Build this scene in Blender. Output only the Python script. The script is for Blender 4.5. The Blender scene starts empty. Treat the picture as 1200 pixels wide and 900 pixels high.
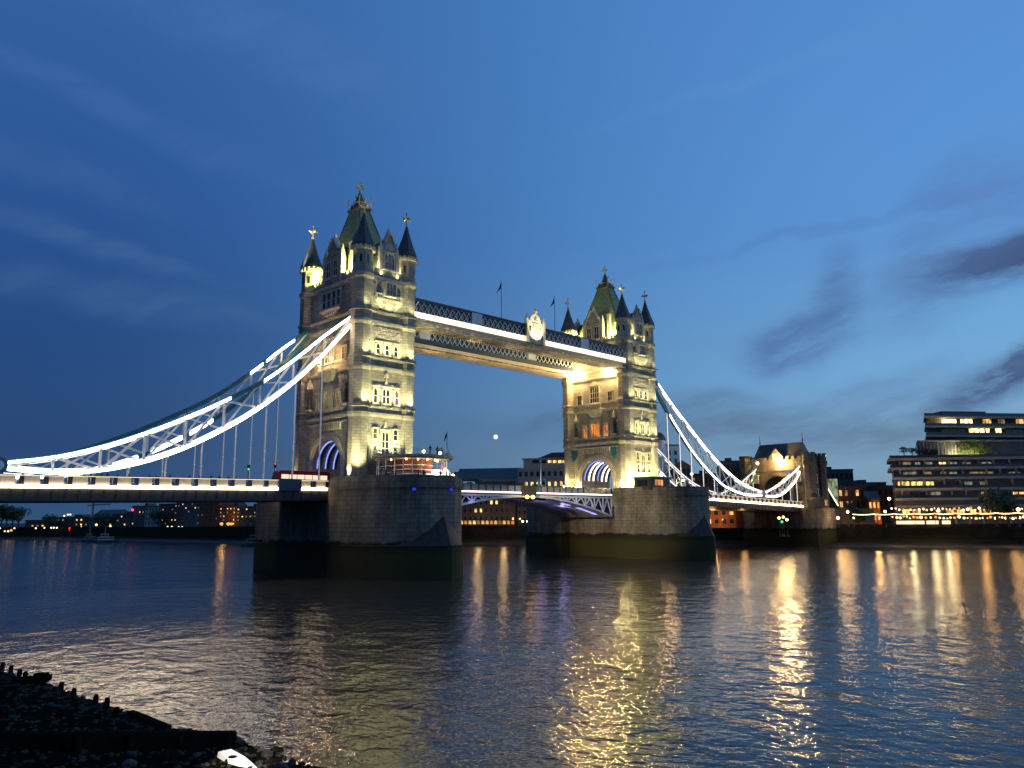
import bpy, bmesh, math, random
from mathutils import Vector, Matrix
random.seed(7)
R = math.radians
scene = bpy.context.scene
col = scene.collection

# ------------------------------------------------------------------ camera
CAM = Vector((-87.06, -134.455, 9.788))
YAW, PIT, ROLL, FPX = 0.79498, 0.17141, -0.00709, 917.1
F_ = Vector((math.cos(YAW)*math.cos(PIT), math.sin(YAW)*math.cos(PIT), math.sin(PIT)))
R0 = Vector((math.sin(YAW), -math.cos(YAW), 0)); U0 = R0.cross(F_)
R_ = R0*math.cos(ROLL) + U0*math.sin(ROLL); U_ = U0*math.cos(ROLL) - R0*math.sin(ROLL)
cd = bpy.data.cameras.new('camera'); co = bpy.data.objects.new('camera', cd); col.objects.link(co)
cd.sensor_width = 36; cd.lens = FPX/1200*36; cd.clip_start = 0.5; cd.clip_end = 30000
co.matrix_world = Matrix(((R_.x, U_.x, -F_.x, CAM.x), (R_.y, U_.y, -F_.y, CAM.y), (R_.z, U_.z, -F_.z, CAM.z), (0, 0, 0, 1)))
scene.camera = co
def ray(u, v): return F_*FPX + R_*(u-600) + U_*(450-v)
def at(u, dist, v=608):            # ground position at a horizontal distance in a photo column
    d = ray(u, v); h = math.hypot(d.x, d.y)
    return Vector((CAM.x + d.x/h*dist, CAM.y + d.y/h*dist))
def zat(u, v, dist):               # height seen at a photo pixel and a distance
    d = ray(u, v); return CAM.z + d.z/math.hypot(d.x, d.y)*dist

# ------------------------------------------------------------------ world
SUN_AZ, SUN_EL = R(-35), R(-3.0)   # afterglow beyond the right edge of the picture
w = bpy.data.worlds.new('World'); scene.world = w; w.use_nodes = True
nt = w.node_tree; nt.nodes.clear()
def N(t, **k):
    n = nt.nodes.new(t)
    for a, b in k.items(): setattr(n, a, b)
    return n
def L(a, b): nt.links.new(a, b)
def M(op, a, b=None, c=None):
    n = N('ShaderNodeMath', operation=op)
    for i, x in enumerate((a, b, c)):
        if x is None: continue
        if isinstance(x, (int, float)): n.inputs[i].default_value = x
        else: L(x, n.inputs[i])
    return n.outputs[0]
def VM(op, a, b=None):
    n = N('ShaderNodeVectorMath', operation=op)
    for i, x in enumerate((a, b)):
        if x is None: continue
        if isinstance(x, (tuple, Vector)): n.inputs[i].default_value = tuple(x)
        else: L(x, n.inputs[i])
    return n.outputs['Value'] if op in ('DOT_PRODUCT', 'LENGTH') else n.outputs[0]
def lin(c):
    return tuple(((x/255)/12.92 if x <= 10 else ((x/255+.055)/1.055)**2.4) for x in c)
def ramp(fac, stops, tree=None):
    n = N('ShaderNodeValToRGB'); L(fac, n.inputs[0])
    e = n.color_ramp.elements
    while len(e) < len(stops): e.new(0.5)
    for i, (p, c) in enumerate(stops):
        e[i].position = p; e[i].color = (*lin(c), 1)
    return n.outputs[0]
tc = N('ShaderNodeTexCoord'); D = VM('NORMALIZE', tc.outputs['Generated'])
sep = N('ShaderNodeSeparateXYZ'); L(D, sep.inputs[0]); Z = M('MAXIMUM', sep.outputs[2], 0.0)
glow = VM('DOT_PRODUCT', D, (math.cos(SUN_AZ), math.sin(SUN_AZ), 0))
hor = M('DIVIDE', glow, M('SQRT', M('ADD', M('SUBTRACT', 1.0, M('MULTIPLY', Z, Z)), 0.001)))
mr = N('ShaderNodeMapRange'); mr.interpolation_type = 'SMOOTHSTEP'
L(hor, mr.inputs[0]); mr.inputs[1].default_value = -0.40; mr.inputs[2].default_value = 0.78
cl = ramp(Z, [(0, (52, 86, 124)), (.08, (42, 74, 120)), (.22, (35, 77, 137)), (.42, (46, 92, 158)), (.62, (56, 104, 170))])
cr = ramp(Z, [(0, (132, 158, 174)), (.06, (130, 170, 199)), (.16, (121, 177, 224)), (.34, (96, 156, 222)), (.62, (84, 142, 212))])
mx = N('ShaderNodeMix', data_type='RGBA'); L(mr.outputs[0], mx.inputs[0]); L(cl, mx.inputs[6]); L(cr, mx.inputs[7])
skycol = mx.outputs[2]
# wisps: elongated patches of cloud fixed in direction space, broken up by noise
nz = N('ShaderNodeTexNoise'); L(D, nz.inputs['Vector']); nz.inputs['Scale'].default_value = 9; nz.inputs['Detail'].default_value = 5
off = VM('SUBTRACT', nz.outputs['Color'], (0.5, 0.5, 0.5))
sc_ = N('ShaderNodeVectorMath', operation='SCALE'); L(off, sc_.inputs[0]); sc_.inputs['Scale'].default_value = 0.055
DW = VM('ADD', D, sc_.outputs[0])
ax1 = (R_*math.cos(R(14)) + U_*math.sin(R(14))); ax2 = (U_*math.cos(R(14)) - R_*math.sin(R(14)))
cmb = N('ShaderNodeCombineXYZ'); L(M('MULTIPLY', VM('DOT_PRODUCT', DW, tuple(ax1)), 9.0), cmb.inputs[0]); L(M('MULTIPLY', VM('DOT_PRODUCT', DW, tuple(ax2)), 34.0), cmb.inputs[1])
n2 = N('ShaderNodeTexNoise'); n2.inputs['Scale'].default_value = 1.0; n2.inputs['Detail'].default_value = 8; n2.inputs['Roughness'].default_value = .62; L(cmb.outputs[0], n2.inputs['Vector'])
brk = N('ShaderNodeMapRange'); L(n2.outputs['Fac'], brk.inputs[0]); brk.inputs[1].default_value = .30; brk.inputs[2].default_value = .62
def wisp(base, u, v, a, b, ang, colr, amt):
    c = ray(u, v).normalized(); t = R_*math.cos(R(ang)) + U_*math.sin(R(ang)); s = U_*math.cos(R(ang)) - R_*math.sin(R(ang))
    t = (t - c*t.dot(c)).normalized(); s = (s - c*s.dot(c)).normalized()
    x = M('DIVIDE', VM('DOT_PRODUCT', VM('SUBTRACT', DW, tuple(c)), tuple(t)), a/FPX)
    y = M('DIVIDE', VM('DOT_PRODUCT', VM('SUBTRACT', DW, tuple(c)), tuple(s)), b/FPX)
    r2 = M('ADD', M('MULTIPLY', x, x), M('MULTIPLY', y, y))
    front = M('GREATER_THAN', VM('DOT_PRODUCT', D, tuple(c)), 0.3)
    m = M('MULTIPLY', M('MULTIPLY', M('EXPONENT', M('MULTIPLY', M('POWER', r2, 1.5), -1.0)), front), amt)
    m = M('MINIMUM', M('MULTIPLY', m, M('ADD', M('MULTIPLY', brk.outputs[0], 0.85), 0.2)), 1.0)
    k = N('ShaderNodeMix', data_type='RGBA'); L(m, k.inputs[0]); L(base, k.inputs[6]); k.inputs[7].default_value = (*lin(colr), 1)
    return k.outputs[2]
for q in [(1195, 298, 82, 23, 16, (66, 92, 136), 1.9), (1200, 430, 85, 18, 34, (70, 94, 138), 1.9), (935, 398, 58, 28, 20, (86, 124, 176), 1.1),
          (980, 345, 26, 60, -8, (82, 118, 172), .75), (1080, 330, 60, 45, 60, (86, 122, 176), .55), (830, 300, 110, 5, 9, (84, 124, 186), .4),
          (1010, 262, 120, 6, 8, (84, 122, 182), .4), (1150, 235, 75, 45, 30, (90, 126, 184), .6), (960, 505, 190, 26, 3, (94, 118, 146), .75), (700, 500, 160, 24, 2, (70, 100, 140), .5), (1060, 470, 130, 14, 24, (96, 132, 172), .6),
          (840, 470, 110, 16, -3, (86, 116, 152), .5), (1020, 450, 90, 14, 20, (92, 126, 168), .4),
          (90, 285, 120, 13, -17, (72, 110, 164), .6), (190, 360, 190, 15, -9, (66, 106, 158), .55), (130, 120, 190, 18, -22, (70, 112, 172), .45),
          (330, 50, 190, 34, -14, (74, 118, 182), .5), (60, 200, 120, 20, -14, (68, 108, 166), .35), (945, 70, 190, 10, 12, (92, 148, 212), .5)]:
    skycol = wisp(skycol, *q)
nis = N('ShaderNodeTexSky', sky_type='NISHITA'); nis.sun_disc = False
nis.sun_elevation = SUN_EL; nis.sun_rotation = R(90) - SUN_AZ
bg1 = N('ShaderNodeBackground'); L(skycol, bg1.inputs[0]); bg1.inputs[1].default_value = 0.93
bg2 = N('ShaderNodeBackground'); L(nis.outputs[0], bg2.inputs[0]); bg2.inputs[1].default_value = 0.05
ad = N('ShaderNodeAddShader'); L(bg1.outputs[0], ad.inputs[0]); L(bg2.outputs[0], ad.inputs[1])
wo_ = N('ShaderNodeOutputWorld'); L(ad.outputs[0], wo_.inputs[0])

sd = bpy.data.lights.new('sun', 'SUN'); sd.energy = 0.22; sd.angle = R(40); sd.color = (1, .9, .85)
so = bpy.data.objects.new('sun', sd); col.objects.link(so)
so.rotation_euler = Vector((-math.cos(SUN_AZ)*math.cos(R(18)), -math.sin(SUN_AZ)*math.cos(R(18)), -math.sin(R(18)))).to_track_quat('-Z', 'Y').to_euler()

vs = scene.view_settings; vs.view_transform = 'Standard'; vs.look = 'None'; vs.exposure = 0; vs.gamma = 1
scene.render.engine = 'CYCLES'
cy = scene.cycles; cy.use_denoising = True; cy.max_bounces = 6; cy.diffuse_bounces = 2; cy.glossy_bounces = 3; cy.transmission_bounces = 3
cy.sample_clamp_indirect = 90; cy.caustics_reflective = False; cy.caustics_refractive = False; cy.use_light_tree = True

# ------------------------------------------------------------------ materials
def newmat(name):
    m = bpy.data.materials.new(name); m.use_nodes = True
    return m, m.node_tree, m.node_tree.nodes['Principled BSDF']
def mat(name, c, rough=.7, metal=0, var=.25, scale=1.5, emit=None, estr=0, spec=.4, bump=0):
    m, t, b = newmat(name)
    b.inputs['Roughness'].default_value = rough; b.inputs['Metallic'].default_value = metal
    b.inputs['Specular IOR Level'].default_value = spec
    if var:
        tcn = t.nodes.new('ShaderNodeTexCoord'); n = t.nodes.new('ShaderNodeTexNoise'); n.inputs['Scale'].default_value = scale; n.inputs['Detail'].default_value = 6
        t.links.new(tcn.outputs['Object'], n.inputs['Vector'])
        r = t.nodes.new('ShaderNodeValToRGB'); t.links.new(n.outputs['Fac'], r.inputs[0])
        r.color_ramp.elements[0].position = .3; r.color_ramp.elements[1].position = .72
        r.color_ramp.elements[0].color = (*[x*(1-var) for x in c], 1); r.color_ramp.elements[1].color = (*[min(1, x*(1+var)) for x in c], 1)
        t.links.new(r.outputs[0], b.inputs['Base Color'])
        if bump:
            bn = t.nodes.new('ShaderNodeBump'); bn.inputs['Strength'].default_value = bump; bn.inputs['Distance'].default_value = .1
            t.links.new(n.outputs['Fac'], bn.inputs['Height']); t.links.new(bn.outputs[0], b.inputs['Normal'])
    else: b.inputs['Base Color'].default_value = (*c, 1)
    if emit: b.inputs['Emission Color'].default_value = (*emit, 1); b.inputs['Emission Strength'].default_value = estr
    return m
def stone(name, c, bw=1.3, bh=.55, mortar=.5, algae=None, stain=.35, bumpd=.05, vary=.15, joint=.022):
    """ashlar masonry with weather stains; algae = height below which the wall is wet and green-black"""
    m, t, b = newmat(name); nn = t.nodes.new; lk = t.links.new
    tcn = nn('ShaderNodeTexCoord'); sp = nn('ShaderNodeSeparateXYZ'); lk(tcn.outputs['Object'], sp.inputs[0])
    ge = nn('ShaderNodeNewGeometry'); cx = nn('ShaderNodeVectorMath'); cx.operation = 'CROSS_PRODUCT'; lk(ge.outputs['True Normal'], cx.inputs[0]); cx.inputs[1].default_value = (0, 0, 1)
    dt = nn('ShaderNodeVectorMath'); dt.operation = 'DOT_PRODUCT'; lk(cx.outputs[0], dt.inputs[0]); lk(tcn.outputs['Object'], dt.inputs[1])
    cb = nn('ShaderNodeCombineXYZ'); lk(dt.outputs['Value'], cb.inputs[0]); lk(sp.outputs[2], cb.inputs[1])
    br = nn('ShaderNodeTexBrick'); lk(cb.outputs[0], br.inputs['Vector'])
    br.inputs['Scale'].default_value = 1; br.inputs['Brick Width'].default_value = bw; br.inputs['Row Height'].default_value = bh
    br.inputs['Mortar Size'].default_value = joint; br.inputs['Bias'].default_value = -.1
    br.inputs['Color1'].default_value = (*[x*(1+vary) for x in c], 1); br.inputs['Color2'].default_value = (*[x*(1-vary) for x in c], 1)
    br.inputs['Mortar'].default_value = (*[x*mortar for x in c], 1)
    n = nn('ShaderNodeTexNoise'); n.inputs['Scale'].default_value = .35; n.inputs['Detail'].default_value = 8; n.inputs['Roughness'].default_value = .65
    mp = nn('ShaderNodeMapping'); mp.inputs['Scale'].default_value = (1, 1, .35); lk(tcn.outputs['Object'], mp.inputs[0]); lk(mp.outputs[0], n.inputs['Vector'])
    r = nn('ShaderNodeMapRange'); lk(n.outputs['Fac'], r.inputs[0]); r.inputs[1].default_value = .35; r.inputs[2].default_value = .7
    r.inputs[3].default_value = 1-stain; r.inputs[4].default_value = 1.08
    mu = nn('ShaderNodeMix'); mu.data_type = 'RGBA'; mu.blend_type = 'MULTIPLY'; mu.inputs[0].default_value = 1
    lk(br.outputs['Color'], mu.inputs[6]); lk(r.outputs[0], mu.inputs[7]); out = mu.outputs[2]
    b.inputs['Roughness'].default_value = .85; b.inputs['Specular IOR Level'].default_value = .15
    if algae is not None:
        n3 = nn('ShaderNodeTexNoise'); n3.inputs['Scale'].default_value = .5; n3.inputs['Detail'].default_value = 5; lk(tcn.outputs['Object'], n3.inputs['Vector'])
        a1 = nn('ShaderNodeMath'); a1.operation = 'MULTIPLY_ADD'; lk(n3.outputs['Fac'], a1.inputs[0]); a1.inputs[1].default_value = 1.6; lk(sp.outputs[2], a1.inputs[2])
        mrr = nn('ShaderNodeMapRange'); lk(a1.outputs[0], mrr.inputs[0]); mrr.inputs[1].default_value = algae+.9; mrr.inputs[2].default_value = algae+.45
        n4 = nn('ShaderNodeMapRange'); lk(sp.outputs[2], n4.inputs[0]); n4.inputs[1].default_value = algae-2.2; n4.inputs[2].default_value = algae-.2
        rp = nn('ShaderNodeMix'); rp.data_type = 'RGBA'; lk(n4.outputs[0], rp.inputs[0])
        rp.inputs[6].default_value = (.045, .042, .018, 1); rp.inputs[7].default_value = (.012, .016, .007, 1)
        mm = nn('ShaderNodeMix'); mm.data_type = 'RGBA'; lk(mrr.outputs[0], mm.inputs[0]); lk(out, mm.inputs[6]); lk(rp.outputs[2], mm.inputs[7]); out = mm.outputs[2]
    lk(out, b.inputs['Base Color'])
    bn = nn('ShaderNodeBump'); bn.inputs['Strength'].default_value = .8; bn.inputs['Distance'].default_value = bumpd
    lk(br.outputs['Fac'], bn.inputs['Height']); bn.invert = True; lk(bn.outputs[0], b.inputs['Normal'])
    return m
def glowmat(name, c, s): return mat(name, (.02, .02, .02), .5, var=0, emit=c, estr=s)
def litpane(name, c, s):
    """a lit room behind glass: uneven warm light with dark furniture and curtain shapes"""
    m, t, b = newmat(name); nn = t.nodes.new; lk = t.links.new
    tcn = nn('ShaderNodeTexCoord'); mp = nn('ShaderNodeMapping'); mp.inputs['Scale'].default_value = (1.1, 1.1, .5); lk(tcn.outputs['Object'], mp.inputs[0])
    n = nn('ShaderNodeTexNoise'); n.inputs['Scale'].default_value = .9; n.inputs['Detail'].default_value = 3; lk(mp.outputs[0], n.inputs['Vector'])
    r = nn('ShaderNodeMapRange'); lk(n.outputs['Fac'], r.inputs[0]); r.inputs[1].default_value = .38; r.inputs[2].default_value = .6; r.inputs[3].default_value = s*.25; r.inputs[4].default_value = s*1.1
    b.inputs['Base Color'].default_value = (.03, .03, .03, 1); b.inputs['Roughness'].default_value = .1
    b.inputs['Emission Color'].default_value = (*c, 1); lk(r.outputs[0], b.inputs['Emission Strength'])
    return m
MS = {}
MS['stone'] = stone('cornish_granite', (.40, .37, .305), stain=.42, vary=.16, joint=.028)
MS['gate_stone'] = stone('dark_gatehouse_stone', (.15, .13, .105), stain=.5)  # darker tone than the tower granite
MS['trim'] = mat('portland_stone', (.47, .43, .35), .8, var=.22, scale=.9, bump=.15)
MS['pier'] = stone('pier_granite', (.215, .195, .155), 1.7, .78, .6, algae=6.2, stain=.6, bumpd=.06, vary=.14, joint=.04)
MS['slate'] = mat('dark_slate', (.055, .06, .06), .55, var=.35, scale=2.5)
MS['roof'] = mat('green_grey_slate', (.20, .23, .11), .6, var=.3, scale=1.2)
MS['gold'] = mat('gilded_metal', (.75, .6, .32), .35, .6, var=.15)
MS['glass'] = mat('dark_glass', (.015, .018, .022), .08, var=0, spec=.6)
MS['pane_warm'] = litpane('warm_lit_pane', (1, .55, .16), 1.3)
MS['pane_dim'] = litpane('dim_lit_pane', (1, .72, .32), .28)
MS['pane_red'] = litpane('red_lit_pane', (1, .05, .05), .5)
MS['pane_orange'] = litpane('orange_lit_pane', (1, .36, .06), 1.0)
MS['teal'] = mat('teal_paint', (.035, .16, .20), .4, var=.15)
MS['navy'] = mat('navy_paint', (.02, .045, .09), .4, var=.15)
MS['pale'] = mat('pale_blue_paint', (.50, .56, .60), .45, var=.1)
MS['white'] = mat('white_paint', (.8, .8, .78), .5, var=.06)
MS['cream'] = mat('cream_paint', (.62, .55, .42), .6, var=.12)
MS['iron'] = mat('black_iron', (.022, .024, .026), .5, var=.2)
MS['girder'] = mat('grey_girder_paint', (.03, .03, .032), .5, var=.25)
MS['asphalt'] = mat('asphalt', (.05, .05, .05), .9, var=.3, scale=3)
MS['led'] = glowmat('white_led', (1, .78, .52), 21)
MS['led_deck'] = glowmat('warm_white_led', (1, .74, .46), 12)
MS['led_soft'] = glowmat('soft_white_led', (1, .80, .56), 2.0)
MS['led_thin'] = glowmat('pinkish_white_led', (1, .78, .72), 2.6)
MS['purple'] = glowmat('violet_led', (.36, .30, 1), 1.6)
MS['blue'] = glowmat('blue_signal', (.02, .03, 1), .9)
MS['bluewhite'] = glowmat('blue_white_led', (.28, .36, 1), 1.3)
MS['amber'] = glowmat('amber_lamp', (1, .42, .08), 9)
MS['globe'] = glowmat('warm_globe', (1, .66, .30), 10)
MS['globe_white'] = glowmat('white_globe', (1, .88, .66), 10)
MS['green_sig'] = glowmat('green_signal', (.05, 1, .5), 1.6)
MS['red_sig'] = glowmat('red_signal', (1, .03, .02), 2)
MS['pink_sig'] = glowmat('pink_red_signal', (1, .08, .18), 2)
MS['bulb'] = glowmat('warm_bulb', (1, .72, .36), 4)
MS['red'] = mat('bus_red', (.45, .012, .015), .35, var=.08)
MS['brick'] = stone('red_brick', (.26, .09, .045), .5, .2, .7, bumpd=.01)
MS['brick_dark'] = stone('brown_stock_brick', (.13, .10, .07), .6, .25, .7, bumpd=.01)
MS['concrete'] = mat('grey_concrete', (.27, .265, .25), .85, var=.2, scale=.3)
MS['concrete_pale'] = mat('pale_concrete', (.36, .33, .28), .85, var=.15, scale=.3)
MS['concrete_dark'] = mat('dark_cladding', (.095, .095, .09), .6, var=.25, scale=.4)
MS['leaf'] = mat('dark_leaf', (.035, .055, .02), .7, var=.5, scale=2)
MS['leafy'] = mat('bright_creeper_leaf', (.09, .12, .03), .7, var=.5, scale=2)
MS['bark'] = mat('bark', (.06, .045, .03), .9, var=.3)
MS['arch_led'] = glowmat('arch_warm_led', (1, .86, .70), 5)
MS['amber_far'] = glowmat('far_amber_lamp', (1, .42, .08), 1.4)
MS['led_far'] = glowmat('far_span_led', (1, .84, .66), 6)
MS['gate_hot'] = glowmat('gatehouse_lamp_face', (1, .60, .22), 1300)
MS['led_dim'] = glowmat('dim_white_led', (1, .92, .86), 1.1)
MS['wet'] = mat('weedy_wet_stone', (.026, .025, .02), .7, var=.5, scale=.8)
MS['lamp_hot'] = glowmat('floodlamp_face', (1, .66, .26), 1900)
MS['far_lamp'] = glowmat('far_warm_lamp', (1, .66, .30), 2.0)
MS['far_white'] = glowmat('far_white_lamp', (1, .86, .66), 2.0)
MS['bar_front'] = glowmat('bar_counter_light', (1, .80, .50), 1.15)
MS['panel_fill'] = glowmat('added_panel_fill', (1, .78, .50), 3.2)  # added glow that brightens the parapet panels
MS['web_fill'] = glowmat('added_web_fill', (1, .93, .88), 2.5)  # added fill glow for the chain bracing
MS['base_lens'] = glowmat('base_flood_and_added_lens', (1, .76, .30), 1500)
MS['hang_glow'] = glowmat('hanger_glow', (1, .92, .84), 1.5)  # glow painted on hangers in place of lamplight
MS['hang_dim'] = glowmat('dim_hanger_glow', (.8, .86, 1), .30)  # fainter painted glow for the left span hangers
MS['quay'] = stone('quay_stone', (.028, .025, .02), 1.6, .6, .6, algae=3.0, stain=.5)
MS['timber'] = mat('wet_black_timber', (.011, .010, .008), .7, var=.4, scale=3, spec=0)
MS['cloth'] = [mat('dark_coat', (.03, .03, .04), .9, var=.2), mat('brown_coat', (.08, .05, .03), .9, var=.2), mat('grey_coat', (.12, .12, .13), .9, var=.2)]
MS['flag'] = mat('dark_flag_cloth', (.03, .03, .09), .9, var=.4, scale=2)

# ------------------------------------------------------------------ mesh builder
class MB:
    def __init__(s, T=None): s.v = []; s.f = []; s.T = T
    def add(s, vs, fs):
        o = len(s.v)
        s.v += [Vector(s.T(*p)) if s.T else Vector(p) for p in vs]; s.f += [tuple(i+o for i in f) for f in fs]
        return s
    def box(s, x0, x1, y0, y1, z0, z1):
        return s.add([(x0, y0, z0), (x1, y0, z0), (x1, y1, z0), (x0, y1, z0), (x0, y0, z1), (x1, y0, z1), (x1, y1, z1), (x0, y1, z1)],
                     [(0, 3, 2, 1), (4, 5, 6, 7), (0, 1, 5, 4), (1, 2, 6, 5), (2, 3, 7, 6), (3, 0, 4, 7)])
    def ext(s, pts, a, b):         # polygon [(p,q)] extruded between two point makers
        n = len(pts)
        return s.add([a(*p) for p in pts] + [b(*p) for p in pts],
                     [tuple(range(n))[::-1], tuple(range(n, 2*n))] + [(i, (i+1) % n, n+(i+1) % n, n+i) for i in range(n)])
    def prism(s, pts, z0, z1): return s.ext(pts, lambda x, y: (x, y, z0), lambda x, y: (x, y, z1))
    def loft(s, rings, cap=True):
        n = len(rings[0]); vs = [p for r in rings for p in r]; fs = []
        for k in range(len(rings)-1):
            for i in range(n): fs.append((k*n+i, k*n+(i+1) % n, (k+1)*n+(i+1) % n, (k+1)*n+i))
        if cap: fs += [tuple(range(n))[::-1], tuple(range((len(rings)-1)*n, len(rings)*n))]
        return s.add(vs, fs)
    def lathe(s, cx, cy, prof, n=8, ph=None, sx=1, sy=1):
        ph = math.pi/n if ph is None else ph
        return s.loft([[(cx+sx*r*math.cos(ph+2*math.pi*i/n), cy+sy*r*math.sin(ph+2*math.pi*i/n), z) for i in range(n)] for z, r in prof])
    def bar(s, p, q, w, h=None):
        p, q = Vector(p), Vector(q); h = h or w; d = (q-p)
        if d.length < 1e-6: return s
        d.normalize(); up = Vector((0, 0, 1)) if abs(d.z) < .98 else Vector((1, 0, 0))
        a = d.cross(up).normalized(); b = a.cross(d)
        rg = [[tuple(c+a*sx*w/2+b*sy*h/2) for sx, sy in ((-1, -1), (1, -1), (1, 1), (-1, 1))] for c in (p, q)]
        return s.loft(rg)
    def tube(s, pts, rad, n=6):
        pts = [Vector(p) for p in pts]; rg = []
        for i, p in enumerate(pts):
            d = (pts[min(i+1, len(pts)-1)]-pts[max(i-1, 0)]).normalized(); up = Vector((0, 0, 1)) if abs(d.z) < .95 else Vector((1, 0, 0))
            a = d.cross(up).normalized(); b = a.cross(d); r = rad[i] if isinstance(rad, (list, tuple)) else rad
            rg.append([tuple(p+(a*math.cos(2*math.pi*k/n)+b*math.sin(2*math.pi*k/n))*r) for k in range(n)])
        return s.loft(rg)
    def ball(s, c, r, n=8, m=6, sz=1):
        rg = [[(c[0]+r*math.sin(math.pi*k/m)*math.cos(2*math.pi*i/n), c[1]+r*math.sin(math.pi*k/m)*math.sin(2*math.pi*i/n), c[2]-sz*r*math.cos(math.pi*k/m)) for i in range(n)]
              for k in [.15]+list(range(1, m))+[m-.15]]
        return s.loft(rg)
    def build(s, name, m, parent=None, smooth=False):
        o_ = worg(parent) if parent else Vector()
        me = bpy.data.meshes.new(name); me.from_pydata([tuple(p-o_) for p in s.v], [], s.f); me.update()
        bm = bmesh.new(); bm.from_mesh(me); bmesh.ops.recalc_face_normals(bm, faces=bm.faces); bm.to_mesh(me); bm.free()
        if smooth:
            for p in me.polygons: p.use_smooth = True
        me.materials.append(m)
        o = bpy.data.objects.new(name, me); col.objects.link(o)
        if parent: o.parent = parent
        return o
def worg(o):
    v = Vector()
    while o: v = v + o.location; o = o.parent
    return v
def tag(o, label=None, cat=None, group=None, kind=None):
    if label: o['label'] = label
    if cat: o['category'] = cat
    if group: o['group'] = group
    if kind: o['kind'] = kind
    return o
def thing(name, label, cat, loc=(0, 0, 0), group=None):
    o = bpy.data.objects.new(name, None); o.empty_display_size = .5; col.objects.link(o); o.location = loc
    return tag(o, label, cat, group)
def kids(o): return [c for c in bpy.data.objects if c.parent == o]
def copy_tree(o, loc=None, rz=None, label=None, parent=None):
    c = o.copy(); col.objects.link(c); c.parent = parent
    for ch in kids(o): copy_tree(ch, parent=c)
    if loc is not None: c.location = loc
    if rz is not None: c.rotation_euler = (0, 0, rz)
    if label: c['label'] = label
    return c
def lamp(kind, loc, power, color=(1, .93, .62), target=None, size=.4, blend=.6, rad=.15, parent=None):
    ld = bpy.data.lights.new('floodlight_beam', kind); ld.energy = power; ld.color = color
    if kind == 'SPOT': ld.spot_size = R(size); ld.spot_blend = blend
    ld.shadow_soft_size = rad
    o = bpy.data.objects.new('floodlight_beam', ld); col.objects.link(o); o.location = loc
    if target is not None: o.rotation_euler = (Vector(target)-Vector(loc)).to_track_quat('-Z', 'Y').to_euler()
    return o
def interp(tab, x):
    if x <= tab[0][0]: return tab[0][1]
    for i in range(len(tab)-1):
        (x0, z0), (x1, z1) = tab[i], tab[i+1]
        if x <= x1:
            t = (x-x0)/(x1-x0)
            m0 = (z1-tab[i-1][1])/(x1-tab[i-1][0])*(x1-x0) if i > 0 else z1-z0
            m1 = (tab[i+2][1]-z0)/(tab[i+2][0]-x0)*(x1-x0) if i+2 < len(tab) else z1-z0
            return (2*t**3-3*t*t+1)*z0+(t**3-2*t*t+t)*m0+(-2*t**3+3*t*t)*z1+(t**3-t*t)*m1
    return tab[-1][1]
YEL = (1, .93, .45); WARM = (1, .62, .26)

# ------------------------------------------------------------------ water, ground, foreshore
def water_mat():
    m, t, b = newmat('river_water'); nn = t.nodes.new; lk = t.links.new
    b.inputs['Base Color'].default_value = (.042, .038, .028, 1); b.inputs['Roughness'].default_value = .125; b.inputs['IOR'].default_value = 1.33
    b.inputs['Specular IOR Level'].default_value = .42
    g = nn('ShaderNodeNewGeometry'); mp = nn('ShaderNodeMapping'); mp.inputs['Rotation'].default_value = (0, 0, R(-46)); mp.inputs['Scale'].default_value = (1.0, .8, 1)
    lk(g.outputs['Position'], mp.inputs[0])
    hs = None
    for s, d, a, off in ((.12, 1, .55, 0), (.36, 1, .44, 7), (.95, 2, .29, 3), (2.4, 2, .12, 5)):
        n = nn('ShaderNodeTexNoise'); n.inputs['Scale'].default_value = s; n.inputs['Detail'].default_value = d; n.inputs['Roughness'].default_value = .5; n.inputs['Distortion'].default_value = .35
        mp2 = nn('ShaderNodeMapping'); mp2.inputs['Location'].default_value = (off, off*2, 0); lk(mp.outputs[0], mp2.inputs[0]); lk(mp2.outputs[0], n.inputs['Vector'])
        q = nn('ShaderNodeMath'); q.operation = 'MULTIPLY'; lk(n.outputs['Fac'], q.inputs[0]); q.inputs[1].default_value = a
        if hs is None: hs = q.outputs[0]
        else:
            ad_ = nn('ShaderNodeMath'); lk(hs, ad_.inputs[0]); lk(q.outputs[0], ad_.inputs[1]); hs = ad_.outputs[0]
    # slick and ruffled patches on the tide
    np_ = nn('ShaderNodeTexNoise'); np_.inputs['Scale'].default_value = .022; np_.inputs['Detail'].default_value = 4; lk(g.outputs['Position'], np_.inputs['Vector'])
    r = nn('ShaderNodeMapRange'); lk(np_.outputs['Fac'], r.inputs[0]); r.inputs[1].default_value = .35; r.inputs[2].default_value = .65; r.inputs[3].default_value = .7; r.inputs[4].default_value = 1.2
    bn = nn('ShaderNodeBump'); bn.inputs['Distance'].default_value = .36; lk(hs, bn.inputs['Height']); lk(r.outputs[0], bn.inputs['Strength'])
    lk(bn.outputs[0], b.inputs['Normal'])
    return m
tag(MB().add([(-9000, -9000, 0), (9000, -9000, 0), (9000, 9000, 0), (-9000, 9000, 0)], [(0, 1, 2, 3)]).build('river_water', water_mat()), kind='structure')
BANK = [(230, -700), (210, -220), (201, -70), (190, -35), (178, 0), (162, 35), (138, 95), (112, 140), (80, 205), (64, 310), (36, 440), (-140, 760), (-900, 1500)]
def off_bank(d):
    out = []
    for i, p in enumerate(BANK):
        a = Vector(BANK[max(i-1, 0)]); b = Vector(BANK[min(i+1, len(BANK)-1)]); t = (b-a).normalized()
        out.append(Vector(p)+Vector((t.y, -t.x))*d)
    return out
GZ = 6.4
inner = off_bank(9.0)
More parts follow.
